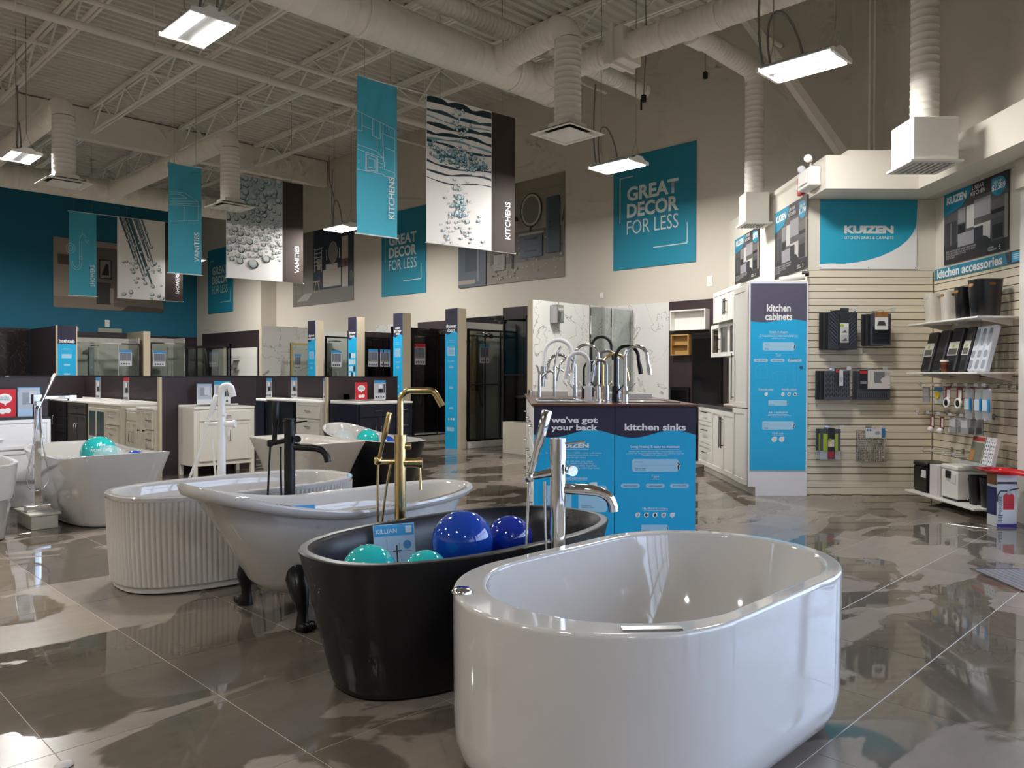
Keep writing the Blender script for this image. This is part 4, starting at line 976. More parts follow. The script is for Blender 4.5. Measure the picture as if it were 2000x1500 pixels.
# sinks on the island
def sink(label, x, y, w, l, h, m, apron=False, rz=0):
    t = thing('kitchen_sink', label, 'sink', isl_pt(x, y), RZ+rz); th = .02
    b = MB(); z0 = -.12 if apron else .0
    rr = [[(-w/2, -l/2, z), (w/2, -l/2, z), (w/2, l/2, z), (-w/2, l/2, z)] for z in (0.0, h-.006)]
    def rect(k, z): return [(-w/2+k, -l/2+k, z), (w/2-k, -l/2+k, z), (w/2-k, l/2-k, z), (-w/2+k, l/2-k, z)]
    b.rings([rect(0, 0), rect(0, h-.005), rect(.004, h), rect(.03, h), rect(.035, h-.006), rect(.05, .004), rect(.05, .003)], True, True, False)
    b.build('bowl', m, t)
    MB().lathe([(.001, .004), (.03, .005), (.04, .002)], (0, 0, .004), 18).build('drain', M_steel, t)
    if apron: MB().cbox((-w/2-.03, -l/2, -.22), (-w/2, l/2, h), .006).build('apron', m, t)
    return t
def isl_pt(x, y, z=0.0):
    v = Wd(.165+x, 5.925+y, IH+.02+z); return v
sink('white fireclay sink with apron at the left edge of the island', .33, 2.58, .56, .80, .05, M_gloss, True)
sink('steel sink set in the near left corner of the island', .22, .55, .38, .70, .012, M_steel)
sink('white sink at the right back edge of the island', .92, 1.85, .46, .80, .045, M_gloss)
sink('dark composite sink at the right front of the island', .92, .55, .46, .72, .008, mat('brown_composite', '4a342c', .4))
# ------------------------------------------------------------------ kitchen faucets on the island
def goose(label, x, y, h, R_, m, r=.0125, ang=0.0, spring=None, tip=.12, lever='R', head=None):
    t = thing('kitchen_faucet', label, 'faucet', isl_pt(x, y), RZ+ang, 'kitchen faucets on the island')
    MB().lathe([(.001, .012), (.026, .012), (.03, .006), (.03, 0)], n=20).build('base_flange', m, t)
    MB().cyl((0, 0, .01), (0, 0, .13), r*1.9, 18).build('body', m, t)
    P = [(0, 0, .12), (0, 0, h-R_)]+arc((R_, 0, h-R_), R_, pi, -.15, 14)
    e = P[-1]; P.append((e[0]+.012, 0, e[2]-tip*.5))
    MB().tube(P, r, 12).build('spout', m, t)
    MB().cyl((e[0]+.010, 0, e[2]-tip*.35), (e[0]+.022, 0, e[2]-tip), r*1.25, 14).build('spray_head', head or m, t)
    if spring:
        Q = []; n = 150; path = [Vector(p) for p in P[1:-1]]
        seg = [0]
        for a, b in zip(path, path[1:]): seg.append(seg[-1]+(b-a).length)
        for i in range(n+1):
            s = seg[-1]*i/n; k = max(j for j in range(len(seg)) if seg[j] <= s+1e-9); k = min(k, len(path)-2)
            c = path[k].lerp(path[k+1], (s-seg[k])/max(1e-6, seg[k+1]-seg[k])); tg = (path[k+1]-path[k]).normalized(); u = Vector((0, 1, 0)); v = tg.cross(u)
            a = i*2*pi/6; Q.append(c+(u*cos(a)+v*sin(a))*(r*1.55))
        MB().tube(Q, .0028, 5).build('coil_spring', spring, t)
    k = 1 if lever == 'R' else -1
    MB().cyl((0, -.02, .085), (0, -.052, .085), .017, 16).build('valve', m, t)
    MB().tube([(0, -.05, .085), (k*.03, -.055, .11), (k*.07, -.06, .16)], [.006, .005, .004], 8).build('lever', m, t)
    return t
goose('tall white arched faucet with an unfinished hose end at the island back', .42, 1.75, .56, .135, M_wfix, .021, pi, tip=.3, head=M_steel)
goose('short white arched faucet near the front of the island', .46, .50, .40, .085, M_wfix, .017, pi)
goose('chrome double arch faucet in the middle of the island', .555, .62, .47, .10, M_chrome, .012, pi)
goose('tall chrome arched faucet at the front right of the group', .70, .08, .44, .085, M_chrome, .0145, 0)
goose('black arched faucet beside the tall chrome one', .655, .30, .45, .09, M_black, .0145, 0)
goose('brushed gold arched faucet behind the black one', .62, .85, .40, .10, M_gold, .012, 0)
goose('tall black spring neck faucet at the back of the island', .63, 1.95, .60, .10, M_black, .012, 0, spring=M_black)
goose('chrome spring neck faucet at the back of the group', .42, 2.02, .42, .11, M_chrome, .011, pi, spring=M_black)
goose('steel spring neck faucet behind the gold one', .82, 1.38, .44, .10, M_steel, .011, pi, spring=M_steel)
goose('slim chrome faucet left of the centre of the group', .40, 1.05, .36, .07, M_chrome, .010, pi)
goose('slim black faucet low in the middle of the group', .50, 1.35, .34, .07, M_black, .010, 0)
goose('brushed steel faucet with straight body in the group', .60, .45, .34, .05, M_steel, .014, pi)
t = thing('kitchen_faucet', 'low chrome bridge faucet with a ball lever at the left back of the island', 'faucet', isl_pt(.10, 1.62), RZ)
MB().cyl((0, 0, 0), (0, 0, .22), .018, 16, .015).build('body', M_chrome, t); MB().tube([(0, 0, .22), (-.02, 0, .29), (-.035, 0, .31)], [.013, .009, .011], 10).build('lever', M_chrome, t)
MB().tube(bez((0, 0, .16), (.06, 0, .27), (.13, 0, .27), (.14, 0, .22), 10), .011, 10).build('spout', M_chrome, t)
t = thing('kitchen_faucet', 'angled chrome faucet with a sprayer and side bar left of the group', 'faucet', isl_pt(.26, 1.9), RZ)
MB().cyl((0, 0, 0), (0, 0, .30), .016, 16).build('body', M_chrome, t); MB().tube([(0, 0, .3), (.02, 0, .42), (.06, 0, .5)], [.013, .014, .012], 12).build('riser', M_chrome, t)
MB().cyl((0, 0, .31), (.2, 0, .18), .01, 10).build('spout', M_chrome, t); MB().cyl((.14, 0, .25), (.17, 0, .48), .018, 12).build('spray_head', mat('copper', 'a8623c', .25, metal=1), t)

# ------------------------------------------------------------------ wall of kitchen cabinets
def shaker(parent, name, x, y0, y1, z0, z1, m=M_cab, rail=.055, pane=None):
    """Framed door facing -x between y0..y1 (depth axis)."""
    d = MB().cbox((x-.02, y0+.002, z0), (x, y1-.002, z1), .002)
    if pane is None:
        o = d.build(name, m, parent)
        f = MB(); a, b = y0+.002, y1-.002
        for u in ((a, a+rail, z0, z1), (b-rail, b, z0, z1), (a+rail, b-rail, z0, z0+rail), (a+rail, b-rail, z1-rail, z1)):
            f.box((x-.027, u[0], u[2]), (x-.0199, u[1], u[3]))
        f.build('door_frame', m, o)
    else:
        f = MB(); a, b = y0+.002, y1-.002
        for u in ((a, a+rail, z0, z1), (b-rail, b, z0, z1), (a+rail, b-rail, z0, z0+rail), (a+rail, b-rail, z1-rail, z1)): f.box((x-.025, u[0], u[2]), (x, u[1], u[3]))
        o = f.build(name, m, parent)
        MB().box((x-.014, a+rail, z0+rail), (x-.010, b-rail, z1-rail)).build('pane', pane, o)
    return o
def bar_handle(o, x, y, z0, z1, m=M_black):
    h = MB(); h.cyl((x-.035, y, z0), (x-.035, y, z1), .006, 8)
    for z in (z0+.03, z1-.03): h.cyl((x-.035, y, z), (x, y, z), .005, 6)
    h.build('handle', m, o)
def cup_handle(o, x, y0, y1, z, m=M_black):
    h = MB(); h.cyl((x-.03, y0, z), (x-.03, y1, z), .006, 8)
    for y in (y0+.02, y1-.02): h.cyl((x-.03, y, z), (x, y, z), .005, 6)
    h.build('handle', m, o)
def kt(name, label): return thing(name, label, 'cabinet', Wd(2.55, 8.45), RZ)
t = kt('pantry_cabinet', 'tall white pantry cabinet with a blue kitchen cabinets sign on its end')
MB().box((.02, .02, .1), (.63, .53, 2.30)).build('carcass', M_cab, t)
MB().box((.075, .02, 0), (.63, .53, .1)).build('toe_kick', M_steelw, t)
e = MB(); e.rings([[(px, y, pz) for px, pz in ((.075, 0), (.63, 0), (.63, 2.31), (-.005, 2.31), (-.005, .1), (.075, .1))] for y in (0, .02)], smooth=False); e.build('end_panel', mat('panel_white', 'e9e8ec', .4, var=.01), t)
M_headp = mat('grey_navy_panel', '5a5668', .5, var=.12, scale=2)  # greyer, lighter navy than the other sign heads
sg = sign(t, .60, 2.01, 1.61, .016, x=.012, z=.275, y=-.001, m_top=M_headp)
text('kitchen\ncabinets', M_print, sg, .30, 1.615, -.0078, width=.29, height=.175, bold=.03, align='CENTER', line=.85)
heading(sg, 'Simple & elegant', .3, 1.475, .2); small_lines(sg, ['Elevate your kitchen with our elegant cabinets, designed to be', 'easy to assemble and simple to maintain every single day, with a', 'wide choice of handles.'], .3, 1.448, .42, .016)
qbox(sg, .30, 1.335, .34, .09, '?', 'Did you know?', 'Shop our\nselection')
heading(sg, 'Type', .3, 1.23, .06)
for cx, wd in ((.11, 'wall cabinets'), (.29, 'base cabinets'), (.475, 'pantry')): pill(sg, cx, 1.185, .155, .034, wd)
def iso(x, z, w, h): return [('l', [(x, z), (x, z+h), (x+w*.6, z+h+.02), (x+w, z+h), (x+w, z), (x+w*.35, z-.02), (x, z)], .003, '57c1e8'), ('l', [(x, z+h), (x+w*.35, z+h-.02), (x+w, z+h)], .003, '57c1e8'), ('l', [(x+w*.35, z+h-.02), (x+w*.35, z-.02)], .003, '57c1e8')]
picture(sg, iso(.06, 1.0, .12, .12)+iso(.24, .95, .14, .1)+iso(.46, .93, .05, .21), -.0075, 'printed_line_drawing')
heading(sg, 'Cabinets color', .17, .865, .16); heading(sg, 'Handle colors', .42, .865, .16); blob(sg, .17, .82, .018, 'eceae6')
for k, c in enumerate(('c3c5c8', '8d9094', '15161a')): blob(sg, .35+k*.065, .82, .018, c)
qbox(sg, .295, .727, .2, .06, '!', None, 'Shop our entire\nselection online')
heading(sg, 'Add a backsplash', .3, .61, .21); small_lines(sg, ['Complete the look of your kitchen with', 'the backsplash panels.'], .3, .583, .28, .016)
qbox(sg, .30, .485, .34, .09, '?', 'Did you know?', 'Shop our\nselection')
heading(sg, 'Panel style', .3, .385, .12); blob(sg, .26, .335, .028, 'd9dce0'); blob(sg, .34, .335, .028, 'e3e3e8')
MB().cyl((.545, -.008, 1.11), (.545, -.0095, 1.11), .018, 16).build('sign_badge', ink('3a4f7a'), sg)
d1 = shaker(t, 'door', 0.0, .03, .53, .945, 2.27); d2 = shaker(t, 'door', 0.0, .03, .53, .11, .93)
bar_handle(d1, -.02, .49, 1.02, 1.55)
def base_unit(label, y0, y1, kind):
    t = kt('base_cabinet', label)
    MB().box((.02, y0, .1), (.63, y1, .88)).build('carcass', M_cab, t); MB().box((.075, y0, 0), (.63, y1, .1)).build('toe_kick', M_steelw, t)
    if kind == 'doors':
        ym = (y0+y1)/2
        for a, b_, hy in ((y0, ym, ym-.04), (ym, y1, ym+.04)):
            d = shaker(t, 'door', .02, a, b_, .11, .87); bar_handle(d, -.0, hy, .42, .80)
    else:
        for z0, z1 in ((.11, .40), (.405, .69), (.695, .87)):
            d = shaker(t, 'drawer', .02, y0, y1, z0, z1, rail=.045); cup_handle(d, 0, (y0+y1)/2-.12, (y0+y1)/2+.12, (z0+z1)/2+.03)
base_unit('white two door base cabinet beside the tall pantry', .53, 1.55, 'doors')
base_unit('white three drawer base cabinet at the far end of the run', 1.55, 2.25, 'drawers')
t = thing('kitchen_worktop', 'black worktop over the white base cabinets', 'worktop', Wd(2.55, 8.45), RZ)
MB().cbox((-.01, .53, .88), (.64, 2.27, .915), .004).build('slab', mat('black_stone', '1e1c1d', .25, var=.2, scale=20), t)
t = thing('stone_slab', 'rough pale stone slab lying on the black worktop', 'slab', Wd(2.85, 9.5, .9155), RZ+.2)
MB().rings([[(x*k, y*k, z) for x, y in ((-.2, -.2), (.05, -.26), (.2, -.15), (.22, .18), (.0, .25), (-.21, .2))] for k, z in ((1, 0), (1.02, .02), (.97, .035))], smooth=False).build('stone', mat('pale_stone', 'b3a595', .8, var=.2, scale=12, bump=.5), t)
def wall_unit(label, x, y0, y1, z0, z1, n, pane, hz):
    t = kt('upper_cabinet', label)
    if pane:
        b = MB(); b.box((x+.02, y0, z0), (.64, y1, z0+.018)); b.box((x+.02, y0, z1-.018), (.64, y1, z1)); b.box((x+.02, y0, z0+.018), (.64, y0+.018, z1-.018)); b.box((x+.02, y1-.018, z0+.018), (.64, y1, z1-.018)); b.box((.62, y0+.018, z0+.018), (.64, y1-.018, z1-.018)); b.build('carcass', M_cab, t)
    else: MB().box((x+.02, y0, z0), (.64, y1, z1)).build('carcass', M_cab, t)
    w = (y1-y0)/n
    for k in range(n):
        d = shaker(t, 'door', x+.02, y0+k*w, y0+(k+1)*w, z0, z1, pane=pane); bar_handle(d, x, y0+k*w+(.04 if k % 2 else w-.04), hz, hz+.2)
wall_unit('white two door wall cabinet projecting above the glazed one', .20, 1.0, 2.28, 2.0, 2.41, 2, None, 2.08)
wall_unit('white wall cabinet with glass doors under the solid one', .28, .9, 2.72, 1.55, 1.995, 4, glass('cabinet_glass', 'f0f2f1', .04), 1.62)
t = thing('backsplash', 'white brick tile backsplash over the black worktop', 'tiles', Wd(3.175, 9.0), RZ)
MB().box((.0, 0, .916), (.014, 1.7, 1.55)).build('grout_bed', M_grout, t)
tm = MB().cbox((-.006, .0015, .0015), (.0, .1485, .0735), .002).build('brick_tile', M_gloss).data
for o in [o for o in bpy.data.objects if o.name.startswith('brick_tile') and o.parent is None]: bpy.data.objects.remove(o)
for j in range(8):
    for i in range(11):
        link('brick_tile', tm, t, (0, i*.15+(.0 if j % 2 else .05), .93+j*.075))
# dark display panel on the far wall beside the cabinets
t = thing('dark_backdrop', 'dark wooden backdrop on the far wall between marble and cabinets', 'backdrop', (10.46, 6.90, 0), -pi/2)
MB().cbox((0, -.03, 0), (1.0, 0, 2.44), .003).build('board', M_dark, t)
t = thing('open_wall_box', 'white open wall box hanging on the dark backdrop', 'cabinet', (10.4305, 6.80, 1.98), -pi/2)
b = MB(); b.box((0, -.13, 0), (.62, 0, .018)); b.box((0, -.13, .29), (.62, 0, .308)); b.box((0, -.13, .018), (.018, 0, .29)); b.box((.602, -.13, .018), (.62, 0, .29)); b.box((.018, -.015, .018), (.602, 0, .29)); b.build('case', M_cab, t)
t = thing('wooden_wall_box', 'small open birch wood box on the dark backdrop', 'box', (10.4305, 6.80, 1.60), -pi/2)
M_birch = mat('birch', 'a9854e', .5, var=.15, scale=5, stretch=(1, 1, 9))
b = MB(); b.box((0, -.1, 0), (.32, 0, .02)); b.box((0, -.1, .3), (.32, 0, .32)); b.box((0, -.1, .02), (.02, 0, .3)); b.box((.3, -.1, .02), (.32, 0, .3)); b.box((.02, -.015, .02), (.3, 0, .3)); b.build('case', M_birch, t)
MB().box((.02, -.09, .155), (.3, -.016, .165)).build('shelf', M_birch, t)
for k, (y, z0, z1, w_) in enumerate(((6.85, .2, 1.12, .34), (6.46, .0, 1.9, .5))):
    t = thing('black_appliance_front', ['short black appliance front standing at the dark backdrop', 'tall black appliance front standing at the dark backdrop'][k], 'appliance', (10.4305, y, z0), -pi/2)
    MB().cbox((0, -.05, -z0), (w_, -.002, z1-z0), .01).build('case', M_black, t); MB().cbox((.03, -.056, .1), (w_-.03, -.05, z1-z0-.05), .004).build('door_glass', mat('black_glass', '0b0b0d', .08), t)
# ------------------------------------------------------------------ slatwall
M_slat = mat('slat_cream', 'e6dcc6', .45, var=.03, scale=3, stretch=(1, 1, 14))
M_groove = mat('slat_groove', '6a5a48', .7)
SL = .0762
def slatwall(label, loc, rotz, w, ends=True):
    t = thing('slatwall', label, 'wall panel', loc, rotz)
    MB().box((0, -.012, .02), (w, -.002, 2.44)).build('backing', M_groove, t)
    me = MB().box((0, -.022, .0045), (w, -.012, SL-.0035)).build('slat', M_slat).data
    bpy.data.objects.remove(bpy.data.objects[[o.name for o in bpy.data.objects if o.data == me][0]])
    for k in range(32): link('slat', me, t, (0, 0, .0+k*SL))
    return t
slatwall('cream slatwall facing the viewer beside the kitchen cabinets sign', Wd(3.2, 8.548), RZ, 1.36)
slatwall('cream slatwall at the far right carrying the shelves', Wd(4.598, 8.54), RZ-pi/2, 1.52)
M_pink = mat('pale_end_trim', 'd9c4b4', .5)
t = thing('slatwall_end_trim', 'pale trim closing the near end of the right slatwall', 'trim', Wd(4.56, 6.985), RZ)
MB().cbox((-.02, 0, 0), (.04, .03, 2.44), .003).build('strip', M_pink, t)
M_plastic = mat('clear_plastic', 'cfd6dc', .15, alpha=.45)
M_char = mat('charcoal_plastic', '2b2d31', .45, var=.06); M_char2 = mat('slate_plastic', '43474e', .45, var=.05); M_jet = mat('jet_plastic', '141417', .3)
# frontal hooks with mats and trays: local x right, y deep, z up
def hook_group(name, label, r, z, n, w, h, m, draw, card, step=.05, y0=8.52):
    """A hook through the slatwall with n copies of a product; each copy is its own thing."""
    t = thing('display_hook', 'steel display hook holding the '+label, 'hook', Wd(r, y0, z), RZ)
    L = .06+n*step
    MB().tube([(0, .006, 0), (0, -L, .0), (0, -L-.01, .012)], .003, 6).build('prong', M_steel, t)
    MB().tube([(.02, .006, .02), (.08, -L+.03, .022), (.1, -L, .02)], .002, 5).build('label_arm', M_steel, t)
    MB().cbox((.075, -L-.004, .0), (.125, -L, .035), .001).build('label_holder', M_plastic, t)
    MB().cbox((-.03, -.0, -.02), (.03, .008, .02), .002).build('back_plate', M_steel, t)
    ords = ['front', 'second', 'third', 'fourth']
    for k in range(n):
        p = thing(name, '%s, %s on its hook' % (label, ords[n-1-k]) if n > 1 else label, 'kitchenware', Wd(r, y0, z), RZ)
        p.rotation_euler = (0, 0, RZ)
        draw(p, w, h, -.045-k*step, (k-n+1)*.03, k == n-1)
        if k == n-1 or card[0] == 'all': card[1](p, -.045-k*step)
def mat_diag(p, w, h, y, dx, front):
    b = MB().cbox((-w/2+dx, y-.006, -h-.01), (w/2+dx, y, -.01), .004).build('body', M_char, p)
    hl = MB().box((-.03+dx, y-.01, -.02), (.03+dx, y, .012)).build('hang_tab', M_char, p)
    if front:
        for s in (-1, 1):
            for k in range(9):
                z = -h+.03+k*(h-.06)/9; x0 = s*w*.2
                MB().bar((x0-s*0+dx, y-.011, z), (s*(w/2-.02)+dx, y-.011, z+.075*(1)), .008, .010).build('ridge', M_char2, p)
def mat_slots(p, w, h, y, dx, front):
    MB().cbox((-w/2+dx, y-.006, -h-.01), (w/2+dx, y, -.01), .004).build('body', M_char if not front else M_char2, p)
    if front:
        for i in range(12):
            for j in range(5):
                x = -w/2+.02+i*(w-.04)/11; z = -h+.02+j*(h-.05)/5+(.012 if i % 2 else 0)
                MB().box((x-.004+dx, y-.0075, z), (x+.004+dx, y-.006, z+.032)).build('slot', M_gap, p)
def mat_ribs(p, w, h, y, dx, front):
    MB().cbox((-w/2+dx, y-.008, -h-.01), (w/2+dx, y, -.02), .004).build('body', M_char2 if front else M_char, p)
    if front:
        for k in range(11): MB().box((-w/2+.02+dx, y-.016, -h+.02+k*.016), (w/2-.02+dx, y-.008, -h+.028+k*.016)).build('rib', M_jet, p)
def sink_mat(p, w, h, y, dx, front):
    MB().cbox((-w/2+dx, y-.006, -h-.01), (w/2+dx, y, -.01), .004).build('body', M_char2, p)
    if front:
        for k in range(14): MB().box((-w/2+.02+k*(w-.04)/14+dx, y-.0075, -h+.01), (-w/2+.026+k*(w-.04)/14+dx, y-.006, -h+.06)).build('slot', M_gap, p)
def board_set(p, w, h, y, dx, front):
    MB().cbox((-w/2+dx, y-.006, -h*.8), (w/2+dx, y, -.01), .004).build('board', M_char2, p)
    MB().cbox((-w/2+.03+dx, y-.012, -h*.72), (w/2-.03+dx, y-.006, -.06), .003).build('green_board', mat('lime_plastic', '9db32f', .4), p)
    MB().cbox((-w/2+dx, y-.011, -h), (w/2+dx, y-.001, -h*.72), .004).build('clear_tray', M_plastic, p)
def wire_rack(p, w, h, y, dx, front):
    f = MB(); f.tube([(-w/2, y, -h), (w/2, y, -h), (w/2, y, -.03), (-w/2, y, -.03), (-w/2, y, -h)], .0045, 6); f.build('rim_wire', M_chrome, p)
    for k in range(11):
        x = -w/2+w*(k+1)/12; MB().cyl((x, y, -h), (x, y, -.03), .002, 5).build('wire', M_chrome, p)
    for k in range(13):
        z = -h+(h-.03)*(k+1)/14; MB().cyl((-w/2, y, z), (w/2, y, z), .002, 5).build('wire', M_chrome, p)
def card(x0, x1, z0, z1, shapes):
    def f(p, y):
        o = MB().box((x0, y-.022, z0), (x1, y-.02, z1)).build('card', ink('e4e2de'), p)
        picture(o, shapes, y-.0222, 'printed_picture', .0002)
    return f
hook_group('drying_mat', 'large black ridged drying mat', 3.52, 1.985, 3, .31, .40, M_char, mat_diag, ('f', card(-.035, .055, -.39, .03, [('r', -.035, -.13, .055, .03, '26282c'), ('e', -.015, -.16, .022, .022, 'a8c13a'), ('r', -.03, -.24, .05, -.17, 'c9cac6'), ('r', -.03, -.33, .05, -.25, 'b9bab6'), ('r', -.035, -.39, .055, -.335, '2b2d31'), ('p', [(-.02, -.23), (.04, -.23), (.02, -.2)], '5a5d60'), ('p', [(-.02, -.32), (.04, -.32), (.03, -.28)], '5a5d60')])), .05)
hook_group('folding_dish_rack', 'small black folding dish rack with a brown topped card', 3.93, 1.98, 3, .22, .35, M_char, mat_ribs, ('f', card(-.07, .07, -.19, .0, [('r', -.07, -.06, .07, .0, '9a6a3c'), ('r', -.07, -.19, .07, -.06, 'e4e4e2'), ('p', [(-.05, -.15), (.05, -.15), (.03, -.1), (-.03, -.1)], '3d4044')])), .045)
hook_group('sink_protector', 'slotted grey sink protector', 3.47, 1.36, 3, .28, .31, M_char, mat_slots, ('f', card(-.02, .055, -.17, .0, [('r', -.02, -.17, .015, .0, '1b1b1e'), ('r', -.02, -.03, .015, .0, 'b8222c'), ('r', .015, -.17, .055, .0, 'd5d8da'), ('e', .035, -.1, .018, .03, 'aeb4b8')])), .045)
hook_group('sink_mat', 'grey sink mat with a wide red and white card', 3.88, 1.36, 2, .36, .31, M_char, sink_mat, ('f', card(-.16, .17, -.2, .0, [('r', -.16, -.2, -.07, .0, '1b1b1e'), ('r', -.155, -.04, -.075, -.01, 'b8222c'), ('r', -.07, -.2, .17, .0, 'd6d2cc'), ('r', 0, -.14, .11, -.02, '777a7e'), ('e', .1, -.11, .03, .03, 'd6d2cc'), ('r', -.15, -.15, -.08, -.12, '8a8a8c')])), .04)
hook_group('cutting_board_set', 'green and grey cutting board set', 3.42, .735, 2, .22, .34, M_char, board_set, ('f', card(-.035, .04, -.33, .0, [('r', -.035, -.33, .04, .0, '202024'), ('r', -.03, -.2, .035, -.12, 'cfc9bb'), ('r', -.03, -.32, .035, -.25, '9c2436'), ('e', -.01, -.13, .018, .018, '97b02f')])), .045)
hook_group('wire_cooling_rack', 'chrome wire sink rack', 3.87, .735, 2, .30, .36, M_chrome, wire_rack, ('f', card(-.08, .13, -.1, .0, [('r', -.08, -.1, .13, .0, 'dcdcda'), ('r', .09, -.1, .13, .0, '3a78b4'), ('e', .05, -.05, .03, .02, '9aa0a6'), ('e', -.06, -.02, .012, .012, '3a78b4'), ('e', -.03, -.02, .012, .012, '3a78b4')])), .045)
# ------------------------------------------------------------------ posters of the corner
def corner_poster(label, loc, rz, w, h, title, price, extra):
    t = board('kitchen_poster', label, 'poster', loc, rz, w, h, ink('4b484a'), .006)
    S = [('r', 0, 0, w, h, '5a5758'), ('r', 0, .0, w, h*.28, '2b2a2c'), ('r', .02*w, h*.24, w*.22, h*.58, '3c3d42'), ('r', .115*w, h*.26, .125*w, h*.56, '85868a'),
         ('r', w*.24, h*.36, w*.36, h*.5, '1d1e22'), ('r', w*.24, h*.52, w*.36, h*.72, '8e8c8c'), ('r', w*.24, h*.2, w*.5, h*.38, '96949a'), ('r', w*.38, h*.42, w*.5, h*.72, 'c6c4c2'), ('r', w*.5, h*.52, w*.75, h*.76, '9b999b'),
         ('r', w*.5, h*.4, w*.75, h*.43, 'c0bcb6'), ('r', w*.5, h*.2, w*.64, h*.4, '2c2d33'), ('r', w*.64, h*.2, w*.75, h*.4, 'b9b6b4'), ('r', w*.76, h*.16, w*.95, h*.44, '4a4a4e'), ('r', w*.78, h*.18, w*.93, h*.36, '111215'), ('r', w*.76, h*.5, w*.96, h*.55, '1b1b1e'), ('r', w*.76, h*.56, w*.96, h*.68, '6b675f'), ('r', w*.95, h*.16, w, h*.7, '8e887a'),
         ('e', w*.64, h*.17, w*.1, h*.09, '232226'), ('e', w*.18, h*.1, w*.1, h*.06, '3a3638'),
         ('p', [(0, h), (w*.47, h), (w*.43, h*.88), (w*.3, h*.75), (0, h*.68)], '2492b4'), ('p', [(0, h*.8), (w*.2, h*.78), (0, h*.68)], '1f86a8'), ('p', [(w*.45, h), (w, h), (w, h*.8), (w*.52, h*.8)], '3a3536'),
         ('p', [(w*.76, h*.95), (w*.9, h*.95)]+ring_pts(w*.865, h*.83, w*.105, h*.12, pi/2, -pi, 12), '2492b4'), ('r', w*.7, h*.02, w*.95, h*.1, '1b1a1b')]
    picture(t, S, -.0065, 'printed_picture', .00012)
    text('KUIZEN', M_print, t, w*.05, h*.83, -.0105, width=w*.33, bold=.05)
    text(title, M_print, t, w*.56, h*.83, -.0105, width=w*.22, line=.95, align='CENTER')
    text('FROM', M_print, t, w*.86, h*.86, -.0105, width=w*.12, align='CENTER'); text('$'+price, M_print, t, w*.865, h*.775, -.0105, width=w*.19, bold=.02, align='CENTER')
    text('LIMITED\nWARRANTY', M_print, t, w*.72, h*.035, -.0105, width=w*.13, line=.9); text('5', M_print, t, w*.88, h*.035, -.0105, height=h*.055)
    small = ['Base cabinets in high quality coated panels', 'Doors and drawers with soft closing system', 'Ready to assemble in 72 hours', 'Easy to clean']
    for k, l in enumerate(small): text(l, ink('b9b9b9'), t, w*.05, h*(.15-.03*k), -.0105, width=w*.5*len(l)/44)
corner_poster('kitchen poster priced 2,589 above the accessories sign', Wd(4.59, 8.36, 2.47), RZ-pi/2, 1.08, .75, 'LINEAR\nKITCHEN', '2,589', 0)
corner_poster('kitchen poster priced 1,798 on the wall above the pantry', Wd(3.195, 9.57, 2.46), RZ-pi/2, 1.06, .80, 'LINEAR\nKITCHEN', '1,798', 0)
corner_poster('kitchen poster priced 898 on the wall farthest along the cabinets', Wd(3.195, 11.26, 2.58), RZ-pi/2, 1.08, .65, 'LINEAR\nKITCHEN', '898', 0)
t = board('brand_banner', 'teal kitchen sinks and cabinets banner with a white curved corner', 'banner', Wd(3.335, 8.545, 2.455), RZ, 1.055, .75, M_print, .004)
M_kz = mat('brand_teal', '27a5c6', .55, var=.05, scale=2)
P_ = [(0, .05), (.12, .06)]+[(.12+.93*sin(a), .05+.06*(1-cos(a))+.42*(1-cos(a))) for a in [pi/2*i/10 for i in range(1, 11)]]+[(1.055, .75), (0, .75)]
MB().quad(*[(a, -.0046, b) for a, b in P_]).build('printed_field', M_kz, t)
text('KUIZEN', M_print, t, .53, .385, -.0052, width=.54, height=.085, bold=.06, align='CENTER'); text('KITCHEN SINKS & CABINETS', M_print, t, .53, .325, -.0052, width=.54, align='CENTER')
for x in (.015, .53, 1.04):
    for z in (.015, .735): MB().cyl((x, -.004, z), (x, -.006, z), .006, 10).build('grommet', M_steel, t)
t = board('accessories_sign', 'blue kitchen accessories sign strip above the right slatwall', 'sign', Wd(4.57, 8.50, 2.325), RZ-pi/2, 1.49, .115, mat('sign_teal', '1a87a8', .45), .006)
text('kitchen accessories', M_print, t, .05, .012, -.0075, width=1.12, height=.095, bold=.03)
MB().quad((1.25, -.0068, 0), (1.49, -.0068, 0), (1.49, -.0068, .115), (1.21, -.0068, .115)).build('sign_end', M_ink, t); MB().quad((1.31, -.0074, .012), (1.43, -.0074, .012), (1.43, -.0074, .103), (1.31, -.0074, .103)).build('sign_badge', M_blue, t)
for k in range(3): MB().quad(*[(a, -.008, b) for a, b in ((1.33, .04+k*.018), (1.41, .04+k*.018), (1.41, .047+k*.018), (1.33, .047+k*.018))]).build('sign_rule', M_print, t)
t = thing('bullet_camera', 'white bullet shaped device lying on top of the pantry end', 'camera', Wd(3.02, 8.5, 2.345), RZ)
MB().tube([(-.12, .05, .0), (.04, .0, .01), (.13, -.03, .02)], [.022, .034, .036], 14).build('body', M_white, t); MB().tube([(.1, -.02, .05), (.17, -.045, .045)], [.03, .028], 12).build('visor', M_black, t)
